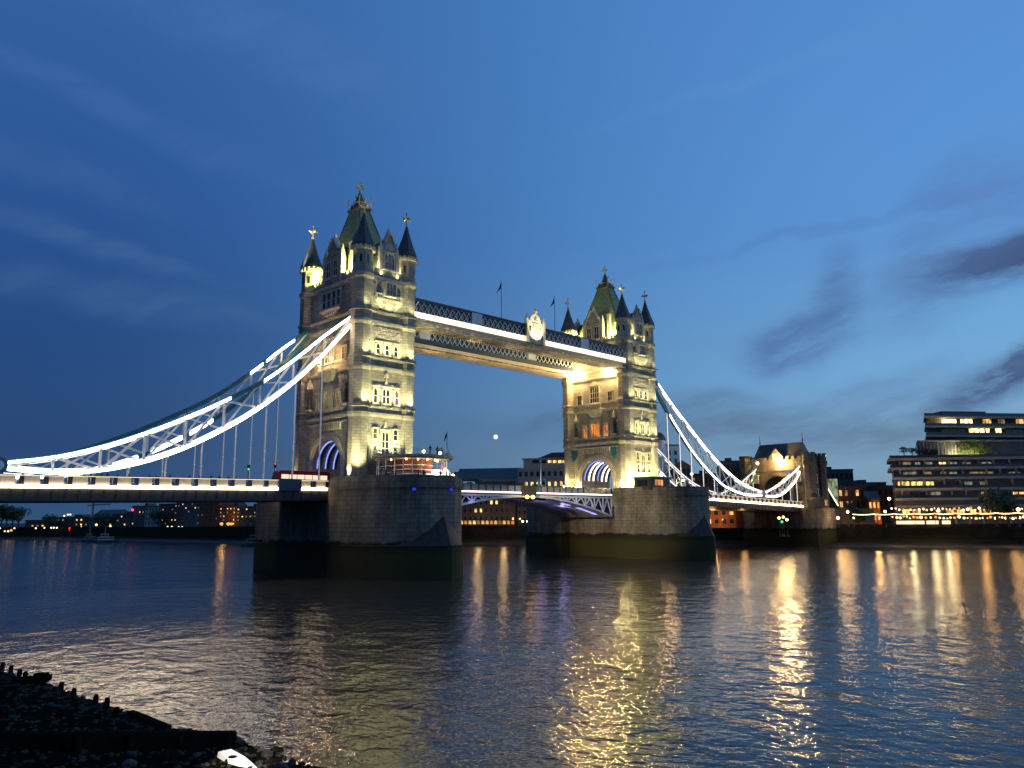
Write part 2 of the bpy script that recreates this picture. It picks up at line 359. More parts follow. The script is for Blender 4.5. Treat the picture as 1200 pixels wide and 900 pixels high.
gnd = MB().add([(p.x, p.y, GZ) for p in inner]+[(-900, 9000, GZ), (9000, 9000, GZ), (9000, -9000, GZ), (230, -9000, GZ)], [tuple(range(len(inner)+4))[::-1]])
tag(gnd.build('far_bank_ground', MS['asphalt']), kind='structure')
mud = MB(); o0, o1 = off_bank(-6), off_bank(8.2)
mud.add([(p.x, p.y, -.5) for p in o0]+[(p.x, p.y, 1.6) for p in o1], [(i, i+1, len(o0)+i+1, len(o0)+i) for i in range(len(o0)-1)])
tag(mud.build('far_foreshore', mat('wet_mud', (.018, .016, .011), .5, var=.4, scale=.2)), kind='structure')
qw = MB(); q0, q1 = off_bank(8.0), off_bank(9.4); n_ = len(q0)
for i in range(n_-1):
    a, b, c, d = q0[i], q0[i+1], q1[i+1], q1[i]
    qw.loft([[(p.x, p.y, z) for p in (a, b, c, d)] for z in (-.5, GZ+.9)])
tag(qw.build('quay_wall', MS['quay']), 'long dark stone river wall along the far bank, stained by the tide', 'quay wall')

def shore_x(y):    # waterline of the near beach
    return interp([(-150, -64), (-125, -66.2), (-104, -69.3), (-97, -69.8), (-94, -70.8), (-86, -71.6), (-78, -72.2), (-70, -73.4), (-50, -76), (0, -84), (60, -96)], y)
def beach_z(x, y): return (shore_x(y)-x)*.10 + .10*math.sin(x*1.1+y*.7)*math.sin(y*.9-x*.4)*min(1, abs(shore_x(y)-x)/2)
bm_ = MB(); nx, ny = 70, 150
vs_ = []
for j in range(ny+1):
    y = -150+210*j/ny
    for i in range(nx+1):
        x = shore_x(y)+6-46*i/nx
        vs_.append((x, y, beach_z(x, y)+random.uniform(-.03, .03)))
bm_.add(vs_, [(j*(nx+1)+i, j*(nx+1)+i+1, (j+1)*(nx+1)+i+1, (j+1)*(nx+1)+i) for j in range(ny) for i in range(nx)])
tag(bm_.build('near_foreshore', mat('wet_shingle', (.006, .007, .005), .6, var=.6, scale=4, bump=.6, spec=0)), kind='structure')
def rock(mb, c, r, n=7):
    sx, sy, sz = random.uniform(.7, 1.3), random.uniform(.7, 1.3), random.uniform(.4, .8); ph = random.random()*6
    mb.loft([[(c[0]+r*sx*q*math.cos(ph+2*math.pi*i/n)*random.uniform(.85, 1.15), c[1]+r*sy*q*math.sin(ph+2*math.pi*i/n)*random.uniform(.85, 1.15), c[2]+r*sz*h) for i in range(n)]
             for h, q in ((-.5, .8), (0, 1), (.5, .85), (.85, .4))])
peb = MB()
for _ in range(2600):
    y = random.uniform(-112, -66); x = shore_x(y)-random.random()**1.5*14
    rock(peb, (x, y, beach_z(x, y)+.02), random.uniform(.05, .16), 5)
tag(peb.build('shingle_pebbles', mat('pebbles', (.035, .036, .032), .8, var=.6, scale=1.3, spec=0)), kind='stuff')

# ------------------------------------------------------------------ towers
HX, HY, TX, TY = 5.9, 10.9, 5.2, 9.7
def face_T(X, face):
    return {'S': lambda u, d, z: (X+u, -HY-d, z), 'N': lambda u, d, z: (X-u, HY+d, z),
            'W': lambda u, d, z: (X-HX-d, -u, z), 'E': lambda u, d, z: (X+HX+d, u, z)}[face]
def window(root, T, u, z0, wd, ht, lights=2, arch=True, pane=None, base=0.0, surround=.28, ogee=False, trans=1, fm=None):
    """stone surround with mullions (one part) and its glass (a sub-part)"""
    f = MB(T); s = surround
    f.box(u-wd/2-s, u-wd/2, base-.05, base+.24, z0-.2, z0+ht); f.box(u+wd/2, u+wd/2+s, base-.05, base+.24, z0-.2, z0+ht)
    f.box(u-wd/2-s-.1, u+wd/2+s+.1, base-.05, base+.38, z0-.48, z0-.2)
    lw = wd/lights
    for i in range(1, lights): f.box(u-wd/2+i*lw-.07, u-wd/2+i*lw+.07, base-.05, base+.16, z0-.2, z0+ht-.003)
    for k in range(1, trans+1):
        zz = z0+ht*k/(trans+1)*.9; f.box(u-wd/2+.002, u+wd/2-.002, base-.05, base+.14, zz-.06, zz+.06)
    if arch:
        for i in range(lights):      # pointed head of each light
            a = u-wd/2+i*lw; b = a+lw; c = (a+b)/2; hh = lw*.62; n = 5
            poly = [(a, z0+ht)]+[(a+(c-a)*k/n, z0+ht-hh*(1-math.sin(math.pi/2*k/n))) for k in range(n+1)]+[(c+(b-c)*k/n, z0+ht-hh*(1-math.cos(math.pi/2*k/n))) for k in range(1, n+1)]+[(b, z0+ht)]
            poly = [(a, z0+ht+.3)]+[(p, q) for p, q in poly[1:-1]]+[(b, z0+ht+.3)]
            f.ext(poly, lambda p, q: (p, base+.0, q), lambda p, q: (p, base+.2, q))
    f.box(u-wd/2-s-.08, u+wd/2+s+.08, base-.05, base+.34, z0+ht+(.3 if arch else 0), z0+ht+(.55 if arch else .3))
    if ogee:
        zt = z0+ht+.55
        f.ext([(u-wd/2-s, zt), (u+wd/2+s, zt), (u+wd/4, zt+.5), (u+.1, zt+1.5), (u-.1, zt+1.5), (u-wd/4, zt+.5)], lambda p, q: (p, base, q), lambda p, q: (p, base+.2, q))
    o = f.build('window', fm or MS['trim'], root)
    MB(T).box(u-wd/2, u+wd/2, base-.02, base+.05, z0-.2, z0+ht+.1).build('pane', pane or MS['glass'], o)
    return o
def arch_pts(r, zc, n=16): return [(r*math.cos(math.pi*k/n), zc+r*math.sin(math.pi*k/n)) for k in range(n+1)]
def finial(X, Y, z0, h, root, m, name='finial'):
    f = MB(); f.tube([(X, Y, z0-.6), (X, Y, z0+h)], [.18, .13], 6); f.ball((X, Y, z0+h*.08), .30)
    zc = z0+h*.58
    for dx, dy in ((1, 0), (0, 1)):
        f.box(X-(.7 if dx else .11), X+(.7 if dx else .11), Y-(.7 if dy else .11)-.001*dx, Y+(.7 if dy else .11)+.001*dx, zc-.14+.002*dy, zc+.14+.002*dy)
    for dx, dy in ((.75, 0), (-.75, 0), (0, .75), (0, -.75)): f.ball((X+dx, Y+dy, zc), .3, 6, 4)
    f.ball((X, Y, z0+h), .26, 6, 4)
    return f.build(name, m, root)
CORN = [(29.3, 30.0, .32), (30.9, 31.4, .30), (38.4, 39.0, .32), (40.4, 40.9, .28), (47.2, 47.9, .38), (49.5, 50.0, .34), (56.1, 56.9, .42)]
def make_tower(X, label, near):
    root = thing('stone_tower', label, 'bridge tower', (X, 0, 16.9))
    r, zc = 5.3, 20.1
    prof = [(-HY, 16.9), (-HY, 57.2), (HY, 57.2), (HY, 16.9)]+[(r, 16.9)]+arch_pts(r, zc)+[(-r, 16.9)]
    MB().ext(prof, lambda y, z: (X-HX, y, z), lambda y, z: (X+HX, y, z)).build('wall', MS['stone'], root)
    # arch mouldings on both road faces, each a stepped ring
    for fc in 'WE':
        T = face_T(X, fc); a = MB(T)
        for r0, r1, d in ((5.3, 5.75, .18), (5.77, 6.25, .36), (6.27, 6.7, .22)):
            poly = [(r1, 16.9)]+arch_pts(r1, zc)+[(-r1, 16.9), (-r0, 16.9)]+arch_pts(r0, zc)[::-1]+[(r0, 16.9)]
            a.ext(poly, lambda p, q: (p, -.05, q), lambda p, q: (p, d, q))
        a.build('arch_moulding', MS['trim'], root)
        fr = MB(T)
        for k in range(13): fr.box(-4.5+k*.75-.2, -4.5+k*.75+.2, 0, .25, 27.2, 28.4)
        fr.box(-7.2, 7.2, -.05, .3, 28.45, 28.75); fr.build('frieze', MS['trim'], root)
    # lit ribs of the road arch
    for k in range(6):
        x = X-4.6+k*1.85; rb = MB()
        poly = arch_pts(5.28, zc)+arch_pts(4.75, zc)[::-1]
        rb.ext(poly, lambda y, z: (x-.25, y, z), lambda y, z: (x+.25, y, z)); rib = rb.build('arch_rib', MS['navy'], root)
        ls = MB(); poly = arch_pts(5.2, zc)+arch_pts(4.96, zc)[::-1]
        ls.ext(poly, lambda y, z: (x-.40, y, z), lambda y, z: (x-.26, y, z)); ls.build('light_strip', (MS['bluewhite'] if near or k % 3 == 0 else MS['arch_led']), rib)
    # corner turrets
    tp = [(16.7, 2.2), (17.7, 2.2), (17.9, 1.95), (28.9, 1.95), (29.4, 2.2), (29.9, 2.3), (30.2, 2.08), (30.9, 2.08), (31.0, 2.32), (31.4, 2.28), (31.6, 2.03), (38.0, 2.03), (38.5, 2.3), (39.0, 2.32), (39.3, 2.12),
          (40.4, 2.12), (40.5, 2.38), (40.9, 2.32), (41.1, 2.05), (46.8, 2.05), (47.4, 2.4), (47.9, 2.42), (48.2, 2.18), (49.5, 2.18), (49.6, 2.44), (50.0, 2.38), (50.3, 2.1), (55.8, 2.1), (56.3, 2.4), (56.9, 2.45), (57.3, 2.0), (61.3, 2.0), (62.0, 2.25), (62.7, 2.28), (62.9, 2.2)]
    for sx in (-1, 1):
        for sy in (-1, 1):
            cx, cy_ = X+sx*TX, sy*TY
            t = MB().lathe(cx, cy_, tp, 8).build('turret', MS['stone'], root)
            sp = MB().lathe(cx, cy_, [(62.6, 2.42), (62.9, 2.40), (64.6, 1.72), (66.8, .95), (68.6, .42), (69.6, .16)], 8).build('spire', MS['slate'], t)
            bt = MB()
            for k in range(16):
                a = 2*math.pi*k/16; bt.box(cx+2.3*math.cos(a)-.14, cx+2.3*math.cos(a)+.14, cy_+2.3*math.sin(a)-.14, cy_+2.3*math.sin(a)+.14, 61.6, 62.5)
            bt.lathe(cx, cy_, [(61.65, 2.2), (62.1, 2.32)], 16); bt.build('corbels', MS['trim'], t)
            for z in (59.0,):
                for k in range(8):
                    sl = MB()
                    a = 2*math.pi*k/8+0; ca, sa = math.cos(a), math.sin(a)
                    p = Vector((cx+1.86*ca, cy_+1.86*sa, 0)); q = Vector((-sa, ca, 0))*.22
                    sl.loft([[tuple(p-q+Vector((0, 0, zz))), tuple(p+q+Vector((0, 0, zz))), tuple(p+q+Vector((ca*.04, sa*.04, zz))), tuple(p-q+Vector((ca*.04, sa*.04, zz)))] for zz in (z, z+1.5)])
                    sl.build('loophole', MS['glass'], t)
            finial(cx, cy_, 69.4, 2.9, t, MS['gold'])
    # string courses between the turrets
    for z0, z1, d in CORN:
        c = MB()
        for fc, h in (('S', 3.6), ('N', 3.6), ('W', 8.1), ('E', 8.1)):
            T = face_T(X, fc); c.T = T; c.box(-h, h, -.05, d, z0+.15, z1); c.box(-h, h, -.05, d*.55, z0-.1, z0+.148)
        c.T = None; c.build('cornice', MS['trim'], root)
    # battlements
    b = MB()
    for fc, spans in (('S', ((-3.4, -2.0), (2.0, 3.4))), ('N', ((-3.4, -2.0), (2.0, 3.4))), ('W', ((-8.0, -3.3), (3.3, 8.0))), ('E', ((-8.0, -3.3), (3.3, 8.0)))):
        b.T = face_T(X, fc)
        for a0, a1 in spans:
            b.box(a0, a1, -.5, .12, 57.2, 57.85); n = max(1, round((a1-a0)/1.15))
            for k in range(n):
                c0 = a0+(a1-a0)*(k+.2)/n; b.box(c0, c0+(a1-a0)/n*.6, -.5, .12, 57.85, 58.6)
    b.T = None; b.build('battlement', MS['stone'], root)
    # gables
    for fc, hw in (('S', 1.95), ('N', 1.95), ('W', 3.25), ('E', 3.25)):
        T = face_T(X, fc); apex = 66.6 if hw > 3 else 66.2; g = MB(T)
        if hw > 3: poly = [(-hw, 57.2), (hw, 57.2), (hw, 62.4), (hw*.82, 62.4), (hw*.62, 63.9), (hw*.42, 64.0), (.35, apex), (-.35, apex), (-hw*.42, 64.0), (-hw*.62, 63.9), (-hw*.82, 62.4), (-hw, 62.4)]
        else: poly = [(-hw, 57.2), (hw, 57.2), (hw, 62.8), (hw*.8, 63.0), (hw*.7, 64.2), (.3, apex), (-.3, apex), (-hw*.7, 64.2), (-hw*.8, 63.0), (-hw, 62.8)]
        g.ext(poly, lambda p, q: (p, -.9, q), lambda p, q: (p, .1, q))
        gb = g.build('gable', MS['stone'], root)
        g2 = MB(T)      # slate dormer roof running back into the main roof
        g2.ext([(-hw+.2, 57.3), (hw-.2, 57.3), (hw-.2, 62.0), (0, apex-.9), (-hw+.2, 62.0)], lambda p, q: (p, -6.2 if hw < 3 else -3.6, q), lambda p, q: (p, -.903, q))
        g2.build('dormer_roof', MS['slate'], gb)
        cp = MB(T)
        for s in (-1, 1):
            cp.box(s*hw-.3, s*hw+.3, -.5, .3, 57.3, 63.2); cp.lathe(s*hw, -.1, [(63.2, .42), (64.9, .06)], 4)
            cp.bar((s*hw*.62, 0, 64.1), (s*.3, 0, apex+.15), 1.0, .22)
        cp.lathe(0, -.3, [(apex, .4), (apex+.5, .42), (apex+1.4, .05)], 4)
        cp.build('coping', MS['trim'], gb)
        if hw < 3:
            window(gb, T, 0, 59.0, 2.2, 2.9, 3, True, MS['glass'], .1, .22)
            ty = MB(T); ty.ext([(-1.2, 62.7)]+[(1.2*math.cos(math.pi*k/8), 62.7+1.25*math.sin(math.pi*k/8)) for k in range(9)][::-1][0:0]+[(1.2*math.cos(math.pi*k/8), 62.75+1.3*math.sin(math.pi*k/8)) for k in range(9)], lambda p, q: (p, .08, q), lambda p, q: (p, .26, q)); ty.build('tympanum', MS['trim'], gb)
        else:
            for u in (-1.35, 1.35): window(gb, T, u, 58.7, 1.4, 3.0, 2, False, MS['glass'], .1, .2)
            od = MB(T); od.box(-2.6, 2.6, .08, .24, 62.35, 62.6)
            for k in range(5): od.lathe(-1.2+k*.6, .16, [(63, .13), (64.4, .05)], 4)
            od.build('panel_tracery', MS['trim'], gb)
    # main roof with crown
    def rr(hx, hy, z): return [(X-hx, -hy, z), (X+hx, -hy, z), (X+hx, hy, z), (X-hx, hy, z)]
    rf = MB().loft([rr(4.6, 8.5, 57.3), rr(4.4, 8.0, 58.5), rr(2.95, 5.35, 65.0), rr(1.25, 1.9, 73.9)]).build('roof', MS['roof'], root)
    cb = MB()
    for s in (-1, 1):
        for q in (-1, 1): cb.bar((X+s*4.4, q*8.0, 58.5), (X+s*2.95, q*5.35, 65.0), .22); cb.bar((X+s*2.95, q*5.35, 65.0), (X+s*1.25, q*1.9, 73.9), .2)
    cb.build('hip_rolls', MS['slate'], rf)
    cw = MB().loft([rr(1.35, 2.0, 73.9), rr(1.6, 2.25, 74.3), rr(1.6, 2.25, 74.6), rr(1.2, 1.8, 74.9), rr(1.1, 1.6, 75.6)])
    cw.lathe(X, 0, [(75.6, 1.1), (76.6, .9), (77.6, .5), (78.6, .18)], 8)
    cr_ = cw.build('roof_lantern', MS['slate'], rf)
    g = MB()
    for sx in (-1, 1):
        for yy in (-2.1, 0, 2.1):
            g.tube([(X+sx*1.5, yy, 74.6), (X+sx*1.5, yy, 76.6 if abs(yy) > 1 else 75.9)], .08, 5); g.ball((X+sx*1.5, yy, 76.7 if abs(yy) > 1 else 76.0), .2, 6, 4)
        g.bar((X+sx*1.5, -2.1, 75.5), (X+sx*1.5, 2.1, 75.5), .1)
    for yy in (-2.1, 2.1):
        g.bar((X-1.5, yy, 75.5), (X+1.5, yy, 75.5), .1)
        g.tube([(X, yy, 74.6), (X, yy, 76.3)], .08, 5); g.ball((X, yy, 76.4), .2, 6, 4)
    for k in range(6):
        a = 2*math.pi*k/6; g.tube([(X+.8*math.cos(a), .8*math.sin(a), 76.4), (X+.95*math.cos(a), .95*math.sin(a), 77.6)], .07, 4); g.ball((X+.95*math.cos(a), .95*math.sin(a), 77.7), .17, 6, 4)
    g.build('crown_cresting', MS['gold'], rf)
    finial(X, 0, 78.4, 2.3, rf, MS['gold'])
    ch = MB(); ch.box(X-HX+1.0, X-HX+1.9, -4.9, -4.0, 58, 64.8); ch.box(X-HX+.9, X-HX+2.0, -5.0, -3.9, 64.8, 65.2); ch.build('chimney', MS['trim'], root)
    # river faces
    for fc in 'SN':
        T = face_T(X, fc)
        window(root, T, 0, 22.0, 1.5, 4.4, 2, True, MS['glass'], 0, .3, True, 2)
        for u in (-2.35, 2.35):
            for z in (22.0, 25.2): window(root, T, u, z, .85, 1.7, 1, False, MS['pane_dim'] if (u < 0 and near) else MS['glass'], 0, .24, False, 1)
        for u, lw in ((-2.45, 1), (0, 2), (2.45, 1)):
            window(root, T, u, 32.1, .8*lw, 2.6, lw, True, MS['pane_red'] if (u > 2 and near and fc == 'S') else MS['glass'], 0, .3, lw == 2, 1)
        dr = MB(T); dr.box(-3.1, 3.1, -.05, .12, 35.4, 35.7); dr.box(-.5, .5, -.02, .3, 37.0, 37.5); dr.lathe(0, .2, [(36.9, .28), (37.9, .3), (38.2, .05)], 6); dr.build('ornament', MS['trim'], root)
        for u in (-2.1, 0, 2.1): window(root, T, u, 41.6, .85, 1.9, 1, True, MS['glass'], 0, .36, False, 1)
        cb2 = MB(T)
        for rw in range(3):
            for k in range(9): cb2.box(-2.8+k*.68+(.34 if rw % 2 else 0)-.2, -2.8+k*.68+(.34 if rw % 2 else 0)+.2, -.02, .2+.07*rw, 44.8+rw*.72, 45.25+rw*.72)
        cb2.box(-3.15, 3.15, -.05, .06, 44.6, 46.9)
        cb2.build('corbel_table', MS['trim'], root)
        # oriel with balcony
        oz = MB(T); oz.ext([(-1.75, 0), (-1.3, .95), (1.3, .95), (1.75, 0)], lambda p, q: (p, q, 52.9), lambda p, q: (p, q, 56.0)); oz.box(-3.0, 3.0, -.05, .7, 52.2, 52.6)
        oz.ext([(-3.0, 0), (-3.0, .7), (3.0, .7), (3.0, 0)], lambda p, q: (p*.55, q*.4, 50.3), lambda p, q: (p, q, 52.2))
        oo = oz.build('oriel', MS['trim'], root)
        window(oo, T, 0, 53.4, 2.1, 2.2, 3, False, MS['glass'], .95, .18, False, 1)
        for u in (-2.45, 2.45): window(root, T, u, 53.3, .8, 2.2, 1, True, MS['glass'], 0, .22, False, 1)
        bl = MB(T)
        for k in range(10): bl.box(-2.9+k*.62-.12, -2.9+k*.62+.12, .45, .66, 52.6, 53.3)
        bl.box(-3.05, 3.05, .4, .72, 53.3, 53.45); bl.build('balustrade', MS['trim'], oo)
        dn = MB(T)
        for rw in range(2):
            for k in range(7): dn.box(-1.6+k*.5-.16, -1.6+k*.5+.16, .25+.15*rw, .5+.2*rw, 50.5+rw*.8, 51.1+rw*.8)
        dn.build('pendants', MS['trim'], oo)
    # road faces
    for fc in 'WE':
        T = face_T(X, fc); lit = (fc == 'W' and not near)
        pn = MS['pane_orange'] if lit else MS['pane_dim'] if fc == 'W' else MS['glass']
        window(root, T, 0, 31.7, 3.0, 3.6, 4, True, pn, 0, .35, True, 1)
        for u in (-3.6, 3.6): window(root, T, u, 31.7, 1.5, 2.9, 2, True, pn, 0, .3, False, 1)
        window(root, T, 0, 40.9, 2.9, 4.4, 4, True, MS['pane_dim'] if near else MS['glass'], 0, .4, True, 2)
        for u in (-5.3, 5.3): window(root, T, u, 41.0, 1.3, 2.3, 2, False, MS['pane_dim'] if near else MS['glass'], 0, .3, False, 1)
        bal = MB(T); bal.ext([(-2.9, 0), (-2.5, 1.1), (2.5, 1.1), (2.9, 0)], lambda p, q: (p*.5, q*.3, 36.9), lambda p, q: (p, q, 38.9)); bal.ext([(-3.0, 0), (-2.6, 1.25), (2.6, 1.25), (3.0, 0)], lambda p, q: (p, q, 38.9), lambda p, q: (p, q, 39.2))
        for k in range(10): bal.box(-2.5+k*.555-.1, -2.5+k*.555+.1, .95, 1.15, 39.2, 40.1)
        bal.box(-2.65, 2.65, .9, 1.2, 40.1, 40.25); bal.build('balcony', MS['trim'], root)
        for u in (-2.7, -.9, .9, 2.7): window(root, T, u, 52.4, 1.15, 3.0, 1 if near else 2, False, MS['glass'], 0, .25, False, 1)
        orn = MB(T); orn.ext([(-3.4, 0), (-3.4, .7), (3.4, .7), (3.4, 0)], lambda p, q: (p*.35, q*.4, 49.9+.3), lambda p, q: (p, q, 51.5)); orn.box(-3.6, 3.6, -.02, .8, 51.5, 51.8)
        for k in range(8): orn.box(-2.6+k*.74-.14, -2.6+k*.74+.14, .3, .62, 50.6, 51.3)
        orn.build('bracketed_sill', MS['trim'], root)
        for u in (-6.7, 6.7):
            st = MB(T); st.lathe(u, .45, [(32.0, .5), (32.4, .5), (32.6, .32), (33.6, .42), (34.6, .36), (35.0, .16), (35.2, .24), (35.6, .2), (35.8, .05)], 8)
            stt = st.build('statue', MS['slate'], root, True)
            nn_ = MB(T); nn_.box(u-.8, u+.8, -.02, .9, 31.5, 31.95); nn_.lathe(u, .35, [(36.2, .75), (36.9, .6), (38.2, .1)], 6); nn_.build('niche_canopy', MS['trim'], root)
        if fc == 'W' and not near:
            for u in (-6.9, 6.9):
                sh = MB(T); sh.ext([(u-.9, 28.3), (u+.9, 28.3), (u+.9, 26.4), (u, 25.2), (u-.9, 26.4)], lambda p, q: (p, 1.0, q), lambda p, q: (p, 1.25, q)); sh.box(u-.15, u+.15, -.05, 1.0, 26.9, 27.4)
                sh.build('shield', MS['teal'], root)
    # buttress plinths
    pl = MB()
    for fc, h in (('S', 3.3), ('N', 3.3)):
        pl.T = face_T(X, fc); pl.box(-h, h, -.05, .3, 16.9, 18.2)
    pl.T = None; pl.build('plinth', MS['trim'], root)
    # floodlighting: base lamps, ledge lamps and roof lamps with their housings
    def flood(p, pw, tgt, size=75, colr=YEL, rad=.2):
        d = (Vector(tgt)-Vector(p)).normalized(); q = Vector(p)-d*.12
        MB().box(q.x-.14, q.x+.14, q.y-.14, q.y+.14, q.z-.22, q.z-.02).build('floodlight', MS['iron'], root)
        lamp('SPOT', p, pw, colr, tgt, size, .9, rad)
    k = 5.0 if near else 3.4
    for u, pw in ((-8.4, 2300), (8.2, 2200)): flood((X+u, -HY-3.2, 17.9), pw*k, (X+u*.64, -HY+1.0, 26.5), 75)
    if not near:
        for p in ((X-6.4, -HY-2.6, 18.6), (X-2.0, -HY-2.9, 18.4), (X-HX-2.3, 9.8, 18.5), (X-HX-2.3, -9.6, 18.5), (X-HX-1.2, 6.4, 18.3)): MB().ball(p, .34 if p[1] < -12 else .16, 8, 6).build('flood_and_added_lens', MS['base_lens'], root)  # river-side pair are base floods; road-side lenses added for water glitter
    zb = 22.0 if near else 17.9
    for u, pw in ((-2.6, 1500), (1.6, 1500)): flood((X+u, -HY-2.6, zb), pw*k*(.55 if near else 1), (X+u*.6, -HY, zb+6), 120)
    for z, pw in ((31.3, 700), (40.8, 520), (50.0, 200)):
        for u in (-2.9, 0, 2.9): flood((X+u, -HY-1.7, z), pw*k*.62, (X+u*.8, -HY+.3, z+5.5), 125, YEL, .3)
        flood((X-5.4, -HY-2.0, z), pw*.6*k, (X-5.2, -HY+.6, z+6), 95); flood((X+5.5, -HY-1.9, z), pw*.6*k, (X+5.3, -HY+.6, z+6), 95)
        ar = MB()
        for u in (-2.9, 0, 2.9): ar.bar((X+u, -HY-1.85, z-.16), (X+u, -HY+.1, z-.16), .08)
        for u in (-5.4, 5.5): ar.bar((X+u, -HY-2.0, z-.16), (X+u, -HY-.4, z-.16), .08)
        ar.build('lamp_arms', MS['iron'], root)
    for sx in (-1, 1):
        for sy in (-1, 1):
            p = (X+sx*5.0, sy*6.1, 58.9); MB().box(p[0]-.15, p[0]+.15, p[1]-.15, p[1]+.15, 58.3, 58.6).build('floodlight', MS['iron'], root); lamp('POINT', p, 7500, (.98, 1, .30), rad=.3)
            p = (X+sx*2.9, sy*9.6, 58.7); MB().box(p[0]-.12, p[0]+.12, p[1]-.12, p[1]+.12, 58.1, 58.4).build('floodlight', MS['iron'], root); lamp('POINT', p, 900, (1, .92, .40), rad=.25)
    for z, u in ((57.1, -2), (57.1, 2)): flood((X+u, -HY-.7, z), 260, (X+u*.5, -HY, z+5), 120)
    if near:
        flood((X-HX-1.5, 10.5, 17.9), 2600, (X-HX, 9.7, 28), 80, WARM); flood((X-HX-1.5, -9.9, 17.9), 3200, (X-HX, -8.4, 27), 80)
        flood((X-HX-3.4, 5.5, 17.9), 1500, (X-HX, 3, 33), 60, WARM)
        lamp('SPOT', (X-9.0, 9.0, 60.5), 30000, (1, .95, .7), (X-TX, 9.7, 71.0), 30, .7, .2)
    else:
        for y in (9.6, -9.4): flood((X-HX-2.2, y, 17.9), 3200, (X-HX-.5, y, 27), 60, YEL)
    return root
TW1 = make_tower(0, 'nearer stone bridge tower with the glass pavilion at its foot', True)
TW2 = make_tower(82.3, 'farther stone bridge tower with orange lit windows and teal shields', False)

def wall_lantern(p, label, group, power, rad=.36, m='globe', colr=WARM, wall=(1, 0)):
    r = thing('wall_lantern', label, 'lantern', p, group)
    MB().ball(p, rad, 10, 8).build('lamp_globe', MS[m], r, True)
    b = MB(); b.tube([(p[0], p[1], p[2]-rad), (p[0], p[1], p[2]-1.1)], .07); b.tube([(p[0], p[1], p[2]-1.05), (p[0]+wall[0]*1.2, p[1]+wall[1]*1.2, p[2]-1.05)], .07); b.lathe(p[0], p[1], [(p[2]+rad*.9, .2), (p[2]+rad+.3, .03)], 6)
    b.build('bracket', MS['iron'], r)
    lamp('POINT', (p[0]-.5*wall[0], p[1]-.5*wall[1], p[2]), power, colr, rad=.3)
G1 = 'lanterns on the nearer tower balcony'
wall_lantern((-7.0, 2.2, 41.2), 'lantern on the nearer tower balcony, farther from the corner turret', G1, 1500)
wall_lantern((-7.0, -2.2, 41.2), 'lantern on the nearer tower balcony, close to the chain and turret', G1, 1500)
G1 = 'floodlamps under the walkways on the farther tower'
wall_lantern((75.4, 5.9, 49.0), 'bright warm lamp under the rear walkway on the farther tower', G1, 200, .38, 'lamp_hot')
wall_lantern((75.4, -5.9, 49.0), 'bright warm lamp under the front walkway on the farther tower', G1, 200, .38, 'lamp_hot')

# ------------------------------------------------------------------ piers
def make_pier(X, label, notch):
    root = thing('bridge_pier', label, 'bridge pier', (X, 0, 0))
    def plan(s=0, k=0, notchd=0):
        h = 10.65+s; pts = []
        if True:
            for i in range(13):
                a = math.pi*i/12; pts.append((h*math.cos(a), 12.6+(16.2+s)*math.sin(a)**.85))
            if notchd and notch < 0: pts += [(-h, 9.0), (-h+notchd, 9.0), (-h+notchd, -9.3), (-h, -9.3)]
            for i in range(13):
                a = math.pi+math.pi*i/12; pts.append((h*math.cos(a), -12.6-(16.2+s)*abs(math.sin(a))**.85))
            if notchd and notch > 0: pts += [(h, -9.3), (h-notchd, -9.3), (h-notchd, 9.0), (h, 9.0)]
        return [(X+p, q) for p, q in pts]
    MB().prism(plan(0, 0, 3.5), -3, 12.9).build('masonry', MS['pier'], root)
    MB().prism(plan(0), 12.9, 15.3).build('upper_course', MS['pier'], root)
    cp = MB().prism(plan(.35), 15.3, 15.8); cp.build('string_course', MS['pier'], root)
    # parapet ring with the road gap left open
    pa = MB(); P0, P1 = plan(.05), plan(-.55)
    for i in range(len(P0)):
        j = (i+1) % len(P0)
        if abs(P0[i][1]) < 13 and abs(P0[j][1]) < 13: continue
        pa.loft([[(*P0[i], z), (*P0[j], z), (*P1[j], z), (*P1[i], z)] for z in (15.8, 17.45)])
    for sx in (-1, 1):
        for sy in (-1, 1):
            y0, y1 = sorted((sy*9.2, sy*12.6)); x0, x1 = sorted((X+sx*10.1, X+sx*10.7)); pa.box(x0, x1, y0, y1, 15.8, 17.45)
    pa.build('parapet', MS['pier'], root)
    MB().prism(plan(-.6), 15.8, 16.75).build('paving', MS['asphalt'], root)
    # pointed cutwaters with sloping caps
    for sy in (-1, 1):
        st = MB(); n = 24; lo, up = [], []
        for i in range(n+1):
            a = math.pi*i/n; c_, s_ = math.cos(a), math.sin(a)
            bx, by = 10.65*c_, 12.6+16.2*s_**.85
            tip = max(0, 1-abs(c_)/.8)
            lo.append((X+bx*1.006, sy*(by+.15*s_+2.0*tip**1.3)))
            up.append((X+bx*.93, sy*(12.6+(by-12.6)*.93), 5.72+7.6*max(0, 1-abs(c_)/.82)))
        st.loft([[(*p, -3) for p in lo], [(*p, 5.5) for p in lo]]); st.build('cutwater', MS['pier'], root)
        MB().loft([[(*p, 5.502) for p in lo], [(X+(p[0]-X)*.985, p[1]*.992, 5.7) for p in lo], up]).build('cutwater_cap', MS['wet'], root)
    # blue navigation lights and rusty mooring ring plates
    for k, (u, zz) in enumerate(((-5.2, 15.0), (1.6, 15.0)) if notch > 0 else ((5.0, 14.7),)):
        a = math.acos(max(-1, min(1, u/10.65))); y = -12.6-16.2*math.sin(a)**.85
        MB().box(X+u-.2, X+u+.2, y-.32, y+.2, zz-.2, zz+.2).build('navigation_light', MS['blue'], root)
    return root
make_pier(0, 'nearer granite pier carrying the tower with the pavilion', 1)
make_pier(82.3, 'farther granite pier with violet light beside it', -1)

